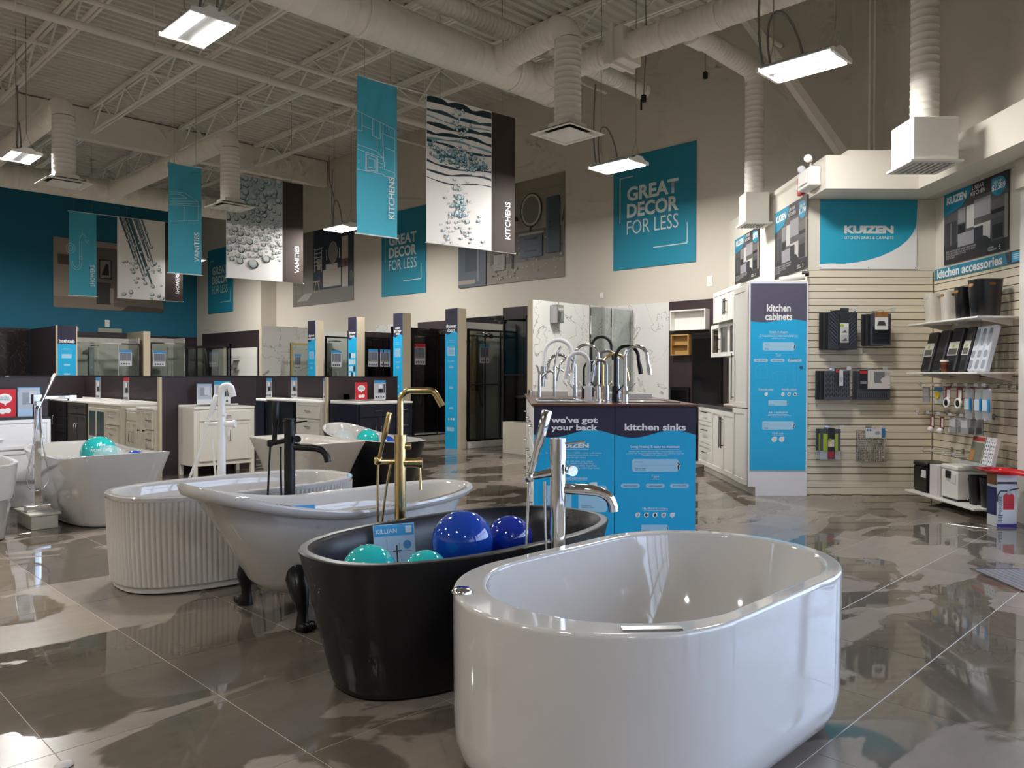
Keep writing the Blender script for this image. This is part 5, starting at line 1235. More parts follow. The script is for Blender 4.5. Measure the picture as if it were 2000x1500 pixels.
# ------------------------------------------------------------------ shelves on the right slatwall
def shelf(label, z, d0, d1, w):
    t = thing('display_shelf', label, 'shelf', Wd(4.56, d0, z), RZ)
    L = d1-d0; n = 2
    for k in range(n): MB().cbox((-w, k*L/n+.002, -.018), (0, (k+1)*L/n-.002, 0), .003).build('board', M_white, t)
    for y in (.12, L/2, L-.12):
        b = MB(); b.rings([[(px, y+dy, pz) for px, pz in ((.012, -.018), (-w*.75, -.018), (-w*.72, -.03), (.012, -.085))] for dy in (-.004, .004)], smooth=False); b.build('bracket', M_white, t)
    return t
shelf('upper white shelf of waste bins on the right slatwall', 1.84, 7.06, 8.30, .38)
shelf('middle white shelf of drawer organisers on the right slatwall', 1.335, 7.06, 8.33, .38)
shelf('lowest white shelf of step cans on the right slatwall', .10, 7.06, 8.30, .40)
def waste_bin(label, d, r, z, w, h, m, hole):
    t = thing('waste_bin', label, 'bin', Wd(r, d, z), RZ, 'waste bins')
    b = MB(); k = .82; b.rings([[(x*s*w/2, y*s*w/2*.8, zz) for x, y in outline(2, 2, 28, 3.2)] for s, zz in ((k*.96, 0), (k, .006), (1, h), (.955, h), (k*.94, .02))], True, True); b.build('body', m, t)
    for sx in (-1, 1):
        q = MB(); q.rings([[(sx*(w*.5*.985)*.99+dx, y*.035, h*.86+zz*.014) for y, zz in outline(2, 2, 14, 3)] for dx in (-.002, .002)]); q.build('handle_hole', hole, t)
        q = MB(); q.rings([[(y*.032, -w*.4*.985+dx, h*.87+zz*.013) for y, zz in outline(2, 2, 14, 3)] for dx in (-.002, .002)]); q.build('handle_hole', hole, t)
M_tan = mat('tan_wood', 'a5753f', .5)
M_binw = mat('bin_cream', 'd6d0c6', .45)
waste_bin('cream waste bin at the far end of the upper shelf', 8.10, 4.36, 1.8405, .21, .30, M_binw, M_binw)
waste_bin('cream waste bin with tan handle hole, second on the upper shelf', 7.82, 4.36, 1.8405, .18, .30, M_binw, M_tan)
waste_bin('small black waste bin with tan handle hole on the upper shelf', 7.56, 4.36, 1.8405, .19, .31, M_jet, M_tan)
waste_bin('large black waste bin at the near end of the upper shelf', 7.25, 4.36, 1.8405, .27, .345, M_jet, M_tan)
def organiser(label, d, w, h, m, m2, cards, lean=.22):
    t = thing('drawer_organiser', label, 'organiser', Wd(4.30, d, 1.3355), RZ-pi/2*0, 'drawer organisers'); t.rotation_euler = (0, rad(14), RZ)
    b = MB(); b.cbox((-.03, -w/2, 0), (.03, w/2, h), .012); b.build('body', m, t)
    for k, (z0, z1) in enumerate(((.02, .11), (.13, .2), (.24, h-.03))):
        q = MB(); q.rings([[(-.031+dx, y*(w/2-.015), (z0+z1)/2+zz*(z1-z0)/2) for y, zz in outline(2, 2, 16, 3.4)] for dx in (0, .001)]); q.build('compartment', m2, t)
    if cards: o = MB().box((-.034, -w/2+.005, .16), (-.032, w/2-.005, .30)).build('card', ink('cfd0c8'), t); MB().box((-.036, -w/2+.02, .17), (-.034, w/2-.02, .23)).build('printed_picture', ink('5d6157'), o); MB().box((-.036, -.01, .24), (-.034, .02, .27)).build('printed_leaf', ink('9cb437'), o)
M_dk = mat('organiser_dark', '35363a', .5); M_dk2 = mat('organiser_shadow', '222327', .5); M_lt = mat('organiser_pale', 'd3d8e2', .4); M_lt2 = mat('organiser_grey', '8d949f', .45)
organiser('dark cutlery organiser with a card at the far end of the middle shelf', 8.15, .17, .42, M_dk, M_dk2, True)
organiser('dark cutlery organiser without card on the middle shelf', 7.93, .16, .43, M_dk, M_dk2, False)
organiser('dark utensil organiser with a card behind the coffee cup', 7.70, .18, .44, M_dk, M_dk2, True)
organiser('narrow dark organiser beside the pale ones', 7.48, .12, .44, M_dk, M_dk2, True)
organiser('pale organiser, farthest of the three pale ones', 7.345, .085, .44, M_lt, M_lt2, False)
organiser('pale organiser, middle of the three pale ones', 7.25, .085, .44, M_lt, M_lt2, False)
organiser('pale organiser, nearest of the three pale ones', 7.155, .085, .44, M_lt, M_lt2, False)
t = thing('coffee_cup', 'paper coffee cup with white lid left on the middle shelf', 'cup', Wd(4.215, 7.66, 1.3355), RZ)
MB().lathe([(.026, 0), (.037, .1), (.036, .1), (.025, .004)], n=20, cap0=True).build('cup', mat('brown_paper', '7a4a2a', .7), t); MB().lathe([(.039, .1), (.039, .106), (.034, .118), (.001, .118)], n=20).build('lid', M_white, t); MB().lathe([(.0295, .03), (.036, .075)], n=20).build('sleeve', mat('red_paper', '6a2f28', .7), t)
# hooks and packs on the right slatwall: local x = along the wall towards the viewer
def rhook(label, d, z, L=.30):
    t = thing('display_hook', label, 'hook', Wd(4.573, d, z), RZ-pi/2)
    MB().tube([(0, 0, 0), (0, -L, -.01), (0, -L-.008, .01)], .003, 6).build('prong', M_steel, t); MB().tube([(.0, 0, .03), (.0, -L, .03)], .002, 5).build('label_arm', M_steel, t)
    MB().cbox((-.03, -L-.012, .012), (.03, -L-.008, .04), .001).build('label_holder', M_plastic, t); MB().cbox((-.02, -.004, -.015), (.02, .0, .04), .001).build('back_plate', M_steel, t)
def pack(name, label, d, z, out, w, h, kind):
    t = thing(name, label, 'package', Wd(4.573-out, d, z), RZ-pi/2)
    if kind == 'yellow':
        MB().cbox((-w/2, -.02, -h), (w/2, .0, .01), .006).build('blister', M_plastic, t); MB().cyl((0, -.024, -h*.45), (0, -.03, -h*.45), w*.28, 18).build('yellow_disc', mat('yellow_plastic', 'd8b82a', .4), t); MB().box((-w/2, -.022, -.04), (w/2, -.02, 0)).build('header', ink('3f7fb8'), t)
    elif kind == 'ring':
        MB().box((-w*.35, -.004, -h*.6), (w*.35, 0, .01)).build('header', ink('7a2430'), t); MB().box((-w*.1, -.0055, -h*.5), (w*.35, -.004, -.02)).build('printed_panel', ink('e2e0dc'), t)
        q = MB(); q.tube(arc((0, -.012, -h*.72), w*.36, 0, 2*pi, 20), w*.11, 8); q.build('white_ring', M_white, t); MB().cyl((0, -.002, -h*.72), (0, -.02, -h*.72), w*.27, 18).build('ring_core', M_jet, t)
    elif kind == 'brush':
        MB().cbox((-w/2, -.03, -h), (w/2, 0, 0), .012).build('blister', M_plastic, t); MB().box((-w*.45, -.034, -h*.7), (w*.25, -.031, -h*.35)).build('header', ink('d3dbe6'), t); MB().box((w*.25, -.036, -h*.72), (w*.5, -.03, -h*.32)).build('blue_band', ink('1f8fd6'), t)
        for k in range(4): MB().cyl((-w*.3+k*w*.2, -.015, -h*.95), (-w*.3+k*w*.2, -.015, -.02), .004, 6).build('bristle_rod', M_char, t)
    elif kind == 'small':
        MB().cbox((-w/2, -.012, -h), (w/2, 0, 0), .003).build('blister', mat('grey_pack', '9b9ca2', .3), t); MB().box((-w*.4, -.014, -h*.6), (w*.4, -.012, -h*.1)).build('header', ink('c9c6c8'), t)
    else:
        MB().box((-w/2, -.004, -h*.7), (w/2, 0, 0)).build('header', ink('7a2f34'), t); MB().box((-w*.1, -.0055, -h*.6), (w*.4, -.004, -.02)).build('printed_panel', ink('dcd8d2'), t); MB().ball((0, -.02, -h*.8), w*.45, 12, 8).build('white_knob', M_white, t)
Z1 = 1.19
for k, d in enumerate((8.2, 7.95, 7.75, 7.55, 7.38, 7.22, 7.1)):
    rhook('steel hook of the upper hook row, number %s from the corner' % ['one', 'two', 'three', 'four', 'five', 'six', 'seven'][k], d, Z1)
pack('hanging_pack', 'clear hanging pack at the far end of the upper hook row', 8.2, Z1-.006, .24, .13, .16, 'small')
pack('hanging_pack', 'yellow disc hanging pack in the upper hook row', 7.95, Z1-.006, .24, .15, .17, 'yellow')
for k, (d, o) in enumerate(((7.75, .27), (7.75, .15), (7.55, .27), (7.55, .15))): pack('ring_pack', ['white ring pack in front on the third hook', 'white ring pack behind on the third hook', 'white ring pack in front on the fourth hook', 'white ring pack behind on the fourth hook'][k], d, Z1-.006, o, .12, .21, 'ring')
for k, d in enumerate((7.38, 7.22, 7.1)): pack('brush_pack', ['blue banded brush pack farthest from the viewer', 'blue banded brush pack in the middle', 'blue banded brush pack nearest the viewer'][k], d, Z1-.006, .26, .11, .29, 'brush')
Z2 = .90
for k, d in enumerate((8.25, 8.05, 7.85, 7.65, 7.45)): rhook('steel hook of the middle hook row, number %s from the corner' % ['one', 'two', 'three', 'four', 'five'][k], d, Z2)
for k, (d, o) in enumerate(((8.05, .26), (7.85, .27), (7.85, .17))): pack('knob_pack', ['white knob pack farthest along the middle hook row', 'white knob pack in front on the third middle hook', 'white knob pack behind on the third middle hook'][k], d, Z2-.006, o, .07, .18, 'knob')
for k, (d, o) in enumerate(((7.65, .27), (7.65, .18), (7.45, .27), (7.45, .2), (7.45, .13))): pack('grey_pack', ['grey blister pack in front on the fourth middle hook', 'grey blister pack behind on the fourth middle hook', 'grey blister pack in front on the fifth middle hook', 'second grey blister pack on the fifth middle hook', 'rear grey blister pack on the fifth middle hook'][k], d, Z2-.006, o, .12, .15, 'small')
Z3 = .52
for k, d in enumerate((8.15, 7.95, 7.75, 7.57)): rhook('empty steel hook of the lower hook row, number %s from the corner' % ['one', 'two', 'three', 'four', 'five'][k], d, Z3)
t = thing('acrylic_ledge', 'narrow clear ledge holding the scale box', 'shelf', Wd(4.57, 7.08, .47), RZ)
MB().cbox((-.3, 0, 0), (0, .42, .006), .001).build('base', M_plastic, t); MB().box((-.3, 0, .006), (-.296, .42, .03)).build('lip', M_plastic, t)
t = thing('scale_box', 'boxed product with a kitchen photo leaning on the right slatwall', 'box', Wd(4.36, 7.37, .4765), RZ); t.rotation_euler = (0, rad(12), RZ)
MB().cbox((-.02, -.1, 0), (.02, .1, .26), .002).build('carton', ink('c9c4b4'), t); MB().box((-.022, -.095, .21), (-.02, .095, .25)).build('printed_title', ink('b0413c'), t); MB().box((-.022, -.095, .01), (-.02, .095, .2)).build('printed_picture', ink('7d7f72'), t); MB().box((-.024, .02, .02), (-.022, .09, .12)).build('printed_picture', ink('b5824e'), t)
for k, y in enumerate((7.22, 7.14)):
    t = thing('dotted_box', ['white box with printed dots beside the scale box', 'white box with printed dots nearest the viewer'][k], 'box', Wd(4.36, y, .4765), RZ); t.rotation_euler = (0, rad(12), RZ)
    MB().cbox((-.02, -.036, 0), (.02, .036, .26), .002).build('carton', ink('e8e8ea'), t)
    for i in range(6):
        for s in (-1, 1): MB().box((-.0215, s*.016-.006, .03+i*.035), (-.02, s*.016+.006, .045+i*.035)).build('printed_dot', ink('5a6a86'), t)
# lowest shelf
def step_can(label, d, r, w, h, m, lid, tagc=None):
    t = thing('step_can', label, 'bin', Wd(r, d, .1005), RZ)
    MB().cbox((-w/2, -w/2, .02), (w/2, w/2, h*.86), .012).build('body', m, t); MB().cbox((-w/2-.004, -w/2-.004, h*.86), (w/2+.004, w/2+.004, h), .012).build('lid', lid, t)
    MB().cbox((-w/2+.01, -w/2+.01, 0), (w/2-.01, w/2-.01, .02), .004).build('base', M_jet, t); MB().cbox((-.05, -w/2-.03, .02), (.05, -w/2, .032), .003).build('pedal', M_steel, t)
    MB().cbox((-w/2-.016, -.04, h*.62), (-w/2, .04, h*.84), .006).build('bag_clip', M_jet, t)
    if tagc: MB().box((-w/2-.004, -w*.45, h*.5), (-w/2-.002, -w*.1, h*.75), Matrix.Rotation(.0, 4, 'X')).build('tag', ink(tagc), t)
    return t
step_can('black step can with white tag on the lowest shelf', 8.12, 4.36, .27, .31, M_jet, M_jet, 'e9e9e9')
step_can('white step can with a black clip on the lowest shelf', 7.58, 4.36, .27, .34, M_white, M_white, 'dcdcdc')
t = thing('white_carton', 'plain white carton between the step cans', 'box', Wd(4.36, 7.85, .1005), RZ); MB().cbox((-.13, -.09, 0), (.13, .09, .31), .003).build('carton', ink('dcd6d6'), t); MB().box((-.132, -.08, .02), (-.13, -.06, .28)).build('printed_edge', ink('c8b8b8'), t)
waste_bin('black tapered bin on the lowest shelf, farther one', 7.32, 4.36, .1005, .17, .27, M_jet, M_jet)
waste_bin('black tapered bin on the lowest shelf, nearer one', 7.14, 4.36, .1005, .17, .27, M_jet, M_jet)
t = thing('red_tray', 'red plastic tray resting on the boxed fire extinguisher', 'tray', Wd(4.24, 6.80, .4605), RZ)
b = MB(); b.rings([[(x*sx, y*.42, z) for x, y in outline(2, .9, 24, 3)] for sx, z in ((.12, 0), (.15, .02), (.16, .028), (.14, .026), (.115, .006))]); b.rings([[(px, py, z) for px, py in ((-.05, -.1), (.05, -.1), (.02, -.38), (-.02, -.38))] for z in (.012, .03)], smooth=False)
b.build('scoop', mat('red_plastic', 'd3202a', .3), t)
t = thing('extinguisher_box', 'boxed fire extinguisher standing on the floor at the right', 'box', Wd(4.26, 6.82), RZ)
MB().cbox((-.09, -.08, 0), (.085, .06, .46), .003).build('carton', ink('cfd3d8'), t)
MB().box((-.092, -.078, .1), (-.09, .058, .34)).build('printed_side', ink('2b3160'), t); MB().box((-.092, -.078, .36), (-.09, .058, .455)).build('printed_picture', ink('7d5a38'), t)
picture(t, [('r', -.088, .0, .083, .03, '4a3f9c'), ('r', -.088, .39, .083, .455, 'e6e8ea'), ('r', -.088, .37, .083, .39, '26262a'), ('r', -.088, .03, .083, .2, 'dfe1e4'), ('r', -.035, .15, .06, .255, 'd02430'), ('e', .012, .255, .048, .04, 'd02430'), ('r', -.002, .28, .028, .32, 'b9bcc0'), ('p', [(.02, .31), (.1, .33), (.1, .34), (.02, .325)], '22242a'), ('l', [(0, .31), (-.06, .31), (-.085, .27), (-.085, .22)], .012, '22242a'), ('r', -.035, .19, .06, .196, '8f1820')]+[('r', -.08, .04+k*.014, -.04, .048+k*.014, '2b2d33') for k in range(5)], -.0812, 'printed_picture', .0002)
text('PROSENSE', M_printd, t, -.05, .1, -.085, rot=(0, -pi/2, 0), width=.17)
t = thing('door_mat', 'grey ribbed floor mat set in a metal frame at the right edge', 'mat', Wd(3.55, 4.35, 0), RZ)
mb = MB(); mb.box((0, -1.6, .0005), (1.15, 0, .004)); o = mb.build('mat_base', mat('mat_grey', '8a878a', .7, var=.1), t, (-.45, .9, 0))
MB().box((-.02, -1.6, .0005), (0, .0, .007)).build('mat_frame', M_steel, t, (-.45, .9, 0)); MB().box((-.02, 0, .0005), (1.15, .02, .007)).build('mat_frame', M_steel, t, (-.45, .9, 0))
for k in range(26): MB().box((.02+k*.043, -1.59, .004), (.05+k*.043, -.01, .0065)).build('mat_rib', mat('mat_rib', '6c6a6e', .75), t, (-.45, .9, 0))
# ------------------------------------------------------------------ shower display
def marble_mat(name, base, vein, scale=1.6, rough=.12):
    m = bpy.data.materials.new(name); m.use_nodes = True; nt = m.node_tree; b = nt.nodes['Principled BSDF']
    ge = nt.nodes.new('ShaderNodeNewGeometry'); n = nt.nodes.new('ShaderNodeTexNoise'); n.inputs['Scale'].default_value = scale; n.inputs['Detail'].default_value = 5; n.inputs['Distortion'].default_value = 1.4
    nt.links.new(ge.outputs['Position'], n.inputs['Vector'])
    r = nt.nodes.new('ShaderNodeValToRGB'); e = r.color_ramp.elements
    e[0].position = .492; e[0].color = srgb(base)+(1,); e[1].position = .508; e[1].color = srgb(base)+(1,)
    q = r.color_ramp.elements.new(.5); q.color = srgb(vein)+(1,)
    nt.links.new(n.outputs['Fac'], r.inputs['Fac']); nt.links.new(r.outputs['Color'], b.inputs['Base Color']); b.inputs['Roughness'].default_value = rough
    return m
M_marb = marble_mat('white_marble', 'dcdbd8', '8f8b86'); M_marbk = marble_mat('black_marble', '2a2526', '6b625c', 2.6); M_stone = marble_mat('grey_stone', 'c6c3bb', 'a3a09a', 5, .35)
M_gls = glass('shower_glass', 'f4f9f7', .03); M_smoke = glass('smoked_glass', 'c6c7c8', .05)
M_wtile = mat('white_wall_tile', 'e3e2dc', .25, var=.02)
def post(label, y0, y1, words, extra, x=8.95):
    """End post of a partition; the sign faces the aisle (-x)."""
    t = thing('display_post', label, 'post', (x, y1, 0), -pi/2); w = y1-y0
    MB().box((0, .006, 0), (w, .2, 2.44)).build('post_body', M_edge, t)
    sg = sign(t, w, 2.44, 2.02, .03, x=0, y=.006, th=.006)
    text(words, M_print, sg, w/2, 2.035, -.0078, width=w*.84, bold=.03, align='CENTER', line=.8)
    if extra == 'grid':
        for i in range(3):
            for j in range(12): MB().quad(*[(a, -.0075, b) for a, b in ((w*(.1+.28*i), 1.62-.13*j), (w*(.32+.28*i), 1.62-.13*j), (w*(.32+.28*i), 1.72-.13*j), (w*(.1+.28*i), 1.72-.13*j))]).build('sign_swatch', ink('cfe0e4') if (i+j) % 4 else ink('2d3f4c'), sg)
    else:
        small_lines(sg, ['Simple & stylish', 'Find the model for you'], w/2, 1.88, w*.6, .03); 
        qx = 1.70; pts = ((w*.2, qx-.08), (w*.8, qx-.08), (w*.8, qx+.08), (w*.2, qx+.08)); MB().quad(*[(a, -.0075, b) for a, b in pts]).build('sign_box', M_pale, sg)
        for k in range(7): MB().quad(*[(a, -.0082, b) for a, b in ((w*.25, qx-.065+k*.02), (w*.72, qx-.065+k*.02), (w*.72, qx-.058+k*.02), (w*.25, qx-.058+k*.02))]).build('sign_rule', ink('5f8fb4'), sg)
        heading(sg, 'Doors categories', w/2, 1.52, w*.5)
        for k in range(3): pill(sg, w/2, 1.43-.36*k, w*.34, .04, ['Pivot', 'Sliding', 'Corner'][k]); picture(sg, [('l', [(w*.36, 1.36-.36*k), (w*.34, 1.14-.36*k), (w*.6, 1.14-.36*k), (w*.6, 1.36-.36*k)], .005, '4fb8e0')], -.0075, 'printed_line_drawing')
        for k in range(3): blob(sg, w*(.3+.2*k), .52, .02, 'e3e6ea')
        MB().quad(*[(a, -.0075, b) for a, b in ((w*.14, .31), (w*.74, .31), (w*.74, .38), (w*.14, .38))]).build('sign_box', M_pale, sg)
    return t
post('blue sign post lettered shower columns beside the gold framed shower', 14.78, 15.09, 'shower\ncolumns', 'list')
post('blue sign post lettered shower bases with a grid of swatches', 13.25, 13.54, 'shower\nbases', 'grid')
post("blue sign post lettered we've got your back between black showers", 11.75, 12.03, "we've\ngot your\nback", 'list')
post('blue sign post lettered shower doors standing full height on the floor', 10.20, 10.52, 'shower\ndoors', 'list')
def price_card(label, loc, rz, w, h, head='3f8fc6', body='c9cdd4', style='shower', words=None, tilt=0):
    t = thing('price_card', label, 'card', loc, rz); t.rotation_euler = (tilt, 0, rz)
    MB().box((-w/2, -.003, 0), (w/2, 0, h)).build('panel', ink(body), t)
    S = [('r', -w/2, h*.84, w/2, h, head)]
    if style == 'shower': S += [('r', -w*.44, h*.3, w*.44, h*.82, '6f7784'), ('r', -w*.2, h*.34, -w*.18, h*.78, 'aab2bc'), ('r', w*.1, h*.34, w*.12, h*.78, 'aab2bc'), ('r', -w*.44, h*.3, w*.44, h*.36, '9a9284')]
    elif style == 'vanity': S += [('r', -w*.44, h*.3, w*.44, h*.82, 'b5b9c2'), ('r', -w*.15, h*.34, w*.25, h*.55, '1b1d24'), ('r', -w*.1, h*.6, w*.2, h*.78, 'e6e8ec'), ('r', w*.3, h*.34, w*.42, h*.8, '3a4150')]
    elif style == 'photo': S += [('r', -w*.46, h*.25, w*.46, h*.97, 'aeb8c8'), ('r', -w*.3, h*.4, w*.2, h*.8, '8e97a6'), ('r', 0, h*.45, w*.35, h*.85, 'c6ccd8')]
    else: S = [('r', -w/2, 0, w/2, h, 'd02838'), ('e', 0, h*.66, w*.32, h*.18, 'f2f2f2'), ('p', [(-.05*w, h*.5), (.1*w, h*.5), (.02*w, h*.4)], 'f2f2f2'), ('e', -.1*w, h*.2, w*.16, h*.1, 'f2f2f2'), ('e', .14*w, h*.22, w*.14, h*.1, 'f2f2f2')]
    for k in range(4):
        if style in ('vanity', 'shower'): S.append(('r', w*(-.38+.2*k), h*.08, w*(-.26+.2*k), h*.17, '3a3c44'))
    picture(t, S, -.0034, 'printed_picture', .0003)
    if words: text(words, ink('2f8fae'), t, 0, h*.60, -.009, width=w*.42, align='CENTER', line=.85)
    return t
def enclosure(label, loc, rz, w, h, dep, fm, gm, back, panes=2, base=.1, fw=.035, handle='bar', side=True, rail=False, column=True, name='shower_enclosure', basem=None):
    """Shower: front in the plane y=0 facing -y, body behind it."""
    t = thing(name, label, 'shower', loc, rz)
    MB().cbox((0, -.02, 0), (w, dep, base), .006).build('base_tray', basem or M_white, t)
    for x in (0, w-fw): MB().box((x, 0, base), (x+fw, fw, h)).build('frame_post', fm, t)
    MB().box((fw, 0, h-fw), (w-fw, fw, h)).build('header', fm, t); MB().box((fw, 0, base), (w-fw, fw, base+.025)).build('sill', fm, t)
    pw = (w-2*fw)/panes
    for k in range(panes):
        x0 = fw+k*pw; p = MB().box((x0+.004, .012+(k % 2)*.012, base+.026), (x0+pw-.004, .018+(k % 2)*.012, h-fw-.002)).build('pane', gm, t)
        if k: MB().box((x0-.008, .008, base+.026), (x0+.008, .03, h-fw-.002)).build('stile', fm, t)
        if handle == 'bar' and k == panes-1: MB().tube([(x0+.06, .0, 1.0), (x0+.06, -.05, 1.0), (x0+.06, -.05, 1.45), (x0+.06, .0, 1.45)], .009, 8).build('handle', fm, p)
    if handle == 'rail': MB().cyl((fw, -.05, base+1.0), (w*.55, -.05, base+1.0), .012, 8).build('towel_rail', fm, t)
    if rail:
        MB().cyl((fw, -.03, h-.12), (w-fw, -.03, h-.12), .013, 10).build('slide_rail', fm, t)
        for x in (.3, .42, .72): MB().cyl((w*x, -.02, h-.12), (w*x, -.06, h-.12), .035, 18).build('roller', fm, t)
    if back: MB().box((0, dep-.02, base), (w, dep, h+.15)).build('back_panel', back, t)
    if side: MB().box((w-.02, fw, base), (w, dep-.02, h+.15)).build('side_panel', back or M_dark, t)
    if column:
        MB().cbox((w*.35, dep-.07, 1.0), (w*.35+.14, dep-.02, 2.0), .006).build('shower_column', M_steel, t)
        MB().cyl((w*.35+.07, dep-.35, 2.02), (w*.35+.07, dep-.35, 2.04), .11, 20).build('rain_head', M_steel, t); MB().cyl((w*.35+.07, dep-.36, 2.045), (w*.35+.07, dep-.03, 2.045), .012, 8).build('head_arm', M_steel, t)
        MB().tube(bez((w*.35+.1, dep-.09, 1.1), (w*.35+.2, dep-.1, .5), (w*.35+.3, dep-.1, .6), (w*.35+.22, dep-.09, 1.35), 12), .007, 6).build('shower_hose', M_steel, t)
        for z in (1.15, 1.3, 1.45): MB().cyl((w*.35+.07, dep-.07, z), (w*.35+.07, dep-.09, z), .022, 12).build('valve', M_chrome, t)
    return t
enclosure('black rail sliding glass shower with grey stone back next to the shower doors sign', (9.22, 10.22, 0), 0, 1.23, 2.1, .42, M_black, M_gls, M_stone, 3, .12, handle='rail', rail=True)
enclosure("black steam shower cabin behind the we've got your back sign", (9.22, 11.78, 0), 0, 1.23, 2.08, .7, M_black, M_smoke, M_marbk, 2, .12)
enclosure('black framed shower behind the shower bases sign', (9.22, 13.28, 0), 0, 1.23, 2.05, .7, M_black, M_smoke, M_dark, 3, .1)
enclosure('black framed glass shower with bright chrome edge behind the shower columns sign', (9.22, 14.82, 0), 0, 1.23, 2.12, .7, M_black, M_gls, M_wtile, 2, .1)
t = thing('shower_enclosure', 'tall smoked glass shower cabin raised on a cream pedestal', 'shower', (9.12, 9.26, 0), -pi/2)
MB().cbox((0, 0, 0), (.56, 1.2, .52), .004).build('pedestal', MATS['cream_laminate'], t)
for x in (0, .53): MB().box((x, .0, .52), (x+.03, .03, 2.25)).build('frame_post', M_black, t)
MB().box((.03, .01, .54), (.53, .016, 2.2)).build('pane', M_smoke, t); MB().box((0, 0, 2.2), (.56, 1.2, 2.4)).build('header', M_dark, t); MB().box((.0, 1.17, .52), (.56, 1.2, 2.2)).build('back_panel', M_birch, t); MB().box((.03, -.02, 1.28), (.53, 0, 1.31)).build('cross_bar', M_black, t)
# marble partitions
def marble_partition(label, x, y, L):
    t = thing('marble_partition', label, 'partition', (x, y, 0))
    MB().box((0, .012, 0), (L, .11, 2.44)).build('core', M_dark, t); MB().box((-.006, .0, 0), (0, .11, 2.44)).build('edge_band', M_edge, t); MB().box((0, 0, 0), (L, .012, 2.44)).build('marble_face', M_marb, t)
marble_partition('white marble clad partition behind the sink island faucets', 8.72, 8.2, 1.76)
marble_partition('white marble clad partition behind the gold framed shower', 9.04, 17.3, 1.45)
t = thing('marble_wall_panel', 'white marble panel on the far wall left of the dark backdrop', 'panel', (10.495, 8.19, 0), -pi/2); MB().box((0, -.02, 0), (1.28, 0, 2.44)).build('marble_face', M_marb, t)
enclosure('frameless clear glass shower with chrome edges behind the island', (9.30, 7.55, 0), 0, 1.1, 2.36, .6, M_chrome, M_gls, None, 2, .08, .02, side=False, column=False)
t = thing('shower_head_box', 'square chrome ceiling shower head on the marble partition', 'shower head', (9.18, 8.2025, 2.1), 0); MB().cbox((-.08, -.16, 0), (.08, 0, .28), .01).build('head_body', M_steel, t); MB().box((-.06, -.163, .02), (.06, -.16, .24)).build('face_plate', M_chrome, t)
enclosure('gold framed shower door before white marble', (9.32, 16.45, 0), 0, .98, 2.02, .8, M_gold, M_gls, None, 2, .08, .045, side=False, column=False)
# dark wall panels above and behind the bays
def back_board(label, y0, y1, z1, m, x=10.495):
    t = thing('bay_backdrop', label, 'backdrop', (x, y1, 0), -pi/2); MB().box((0, -.02, 0), (y1-y0, 0, z1)).build('board', m, t)
back_board('grey stone backdrop of the sliding glass shower bay', 9.3, 10.18, 2.44, M_stone)
back_board('dark backdrop left of the marble partition', 8.33, 9.28, 2.44, M_dark)
back_board("black marble backdrop beside the we've got your back sign", 10.56, 11.72, 2.42, M_marbk)
back_board('dark wood backdrop beside the shower bases sign', 12.06, 13.22, 2.40, M_dark)
back_board('pale marble backdrop beside the shower columns sign', 13.58, 14.75, 2.40, M_marb)
back_board('dark wood backdrop at the far right corner bay', 19.4, 22.8, 2.46, M_dark, 10.045)
t = thing('shower_enclosure', 'black framed double shower with white tile back in the far corner', 'shower', (9.25, 22.1, 0), -pi/2)
W0 = 2.7
MB().cbox((0, 0, 0), (W0, .75, .1), .005).build('base_tray', M_white, t); MB().box((0, .74, .1), (W0, .76, 2.0)).build('back_panel', M_wtile, t); MB().box((0, 0, 2.0), (W0, .05, 2.06)).build('header', M_black, t)
for x in (0, .62, 1.35, 2.5, 2.66): MB().box((x, 0, .1), (x+.04, .04, 2.06)).build('frame_post', M_black, t)
for a, b in ((.04, .62), (.66, 1.35), (1.39, 2.5)): MB().box((a, .015, .12), (b, .021, 1.99)).build('pane', M_gls, t)
for z in (1.45, 1.7): MB().box((1.4, .5, z), (1.75, .7, z+.012)).build('glass_rack', M_black, t)
MB().tube([(1.28, 0, .95), (1.28, -.05, .95), (1.28, -.05, 1.25), (1.28, 0, 1.25)], .01, 8).build('handle', M_black, t)
# bays along the teal wall
def end_post(label, x, y, w, head, blue=True):
    t = thing('display_post', label, 'post', (x, y, 0), 0)
    MB().box((0, .006, 0), (w, 23.24-y, 2.44)).build('post_body', M_edge if not blue else M_dark, t)
    if blue:
        sg = sign(t, w, 2.44, 2.0, .0, x=0, y=.006, th=.006); text(head, M_print, sg, w/2, 2.03, -.0078, width=w*.86, bold=.03, align='CENTER')
        small_lines(sg, ['Simple & stylish', 'Find the model for you'], w/2, 1.88, w*.5, .03); MB().quad(*[(a, -.0075, b) for a, b in ((w*.22, 1.66), (w*.76, 1.66), (w*.76, 1.76), (w*.22, 1.76))]).build('sign_box', M_pale, sg)
        for k in range(2): pill(sg, w*.5, 1.5-.22*k, w*.34, .04)
        for xx in (-.03, w): MB().box((xx, .0, 0), (xx+.03, .04, 2.44)).build('edge_strip', M_edge, t)
end_post('dark and blue sign post lettered bathtub before the teal wall', 5.68, 20.9, .40, 'bathtub')
end_post('plain cream partition end before the teal wall', 8.06, 22.0, .18, '', False)
def teal_board(label, x0, x1, z1, m): t = thing('bay_backdrop', label, 'backdrop', (x0, 23.245, 0), 0); MB().box((0, -.02, 0), (x1-x0, 0, z1)).build('board', m, t)
teal_board('black marble backdrop left of the bathtub sign', 3.0, 5.66, 2.46, M_marbk)
teal_board('dark wood backdrop right of the bathtub sign', 6.15, 8.05, 2.42, M_dark)
teal_board('dark wood backdrop in the last bay before the corner', 8.26, 10.04, 2.38, M_dark)
enclosure('chrome framed sliding glass shower right of the bathtub sign', (6.35, 22.0, 0), 0, 1.62, 2.1, .8, M_chrome, M_gls, M_stone, 3, .1)
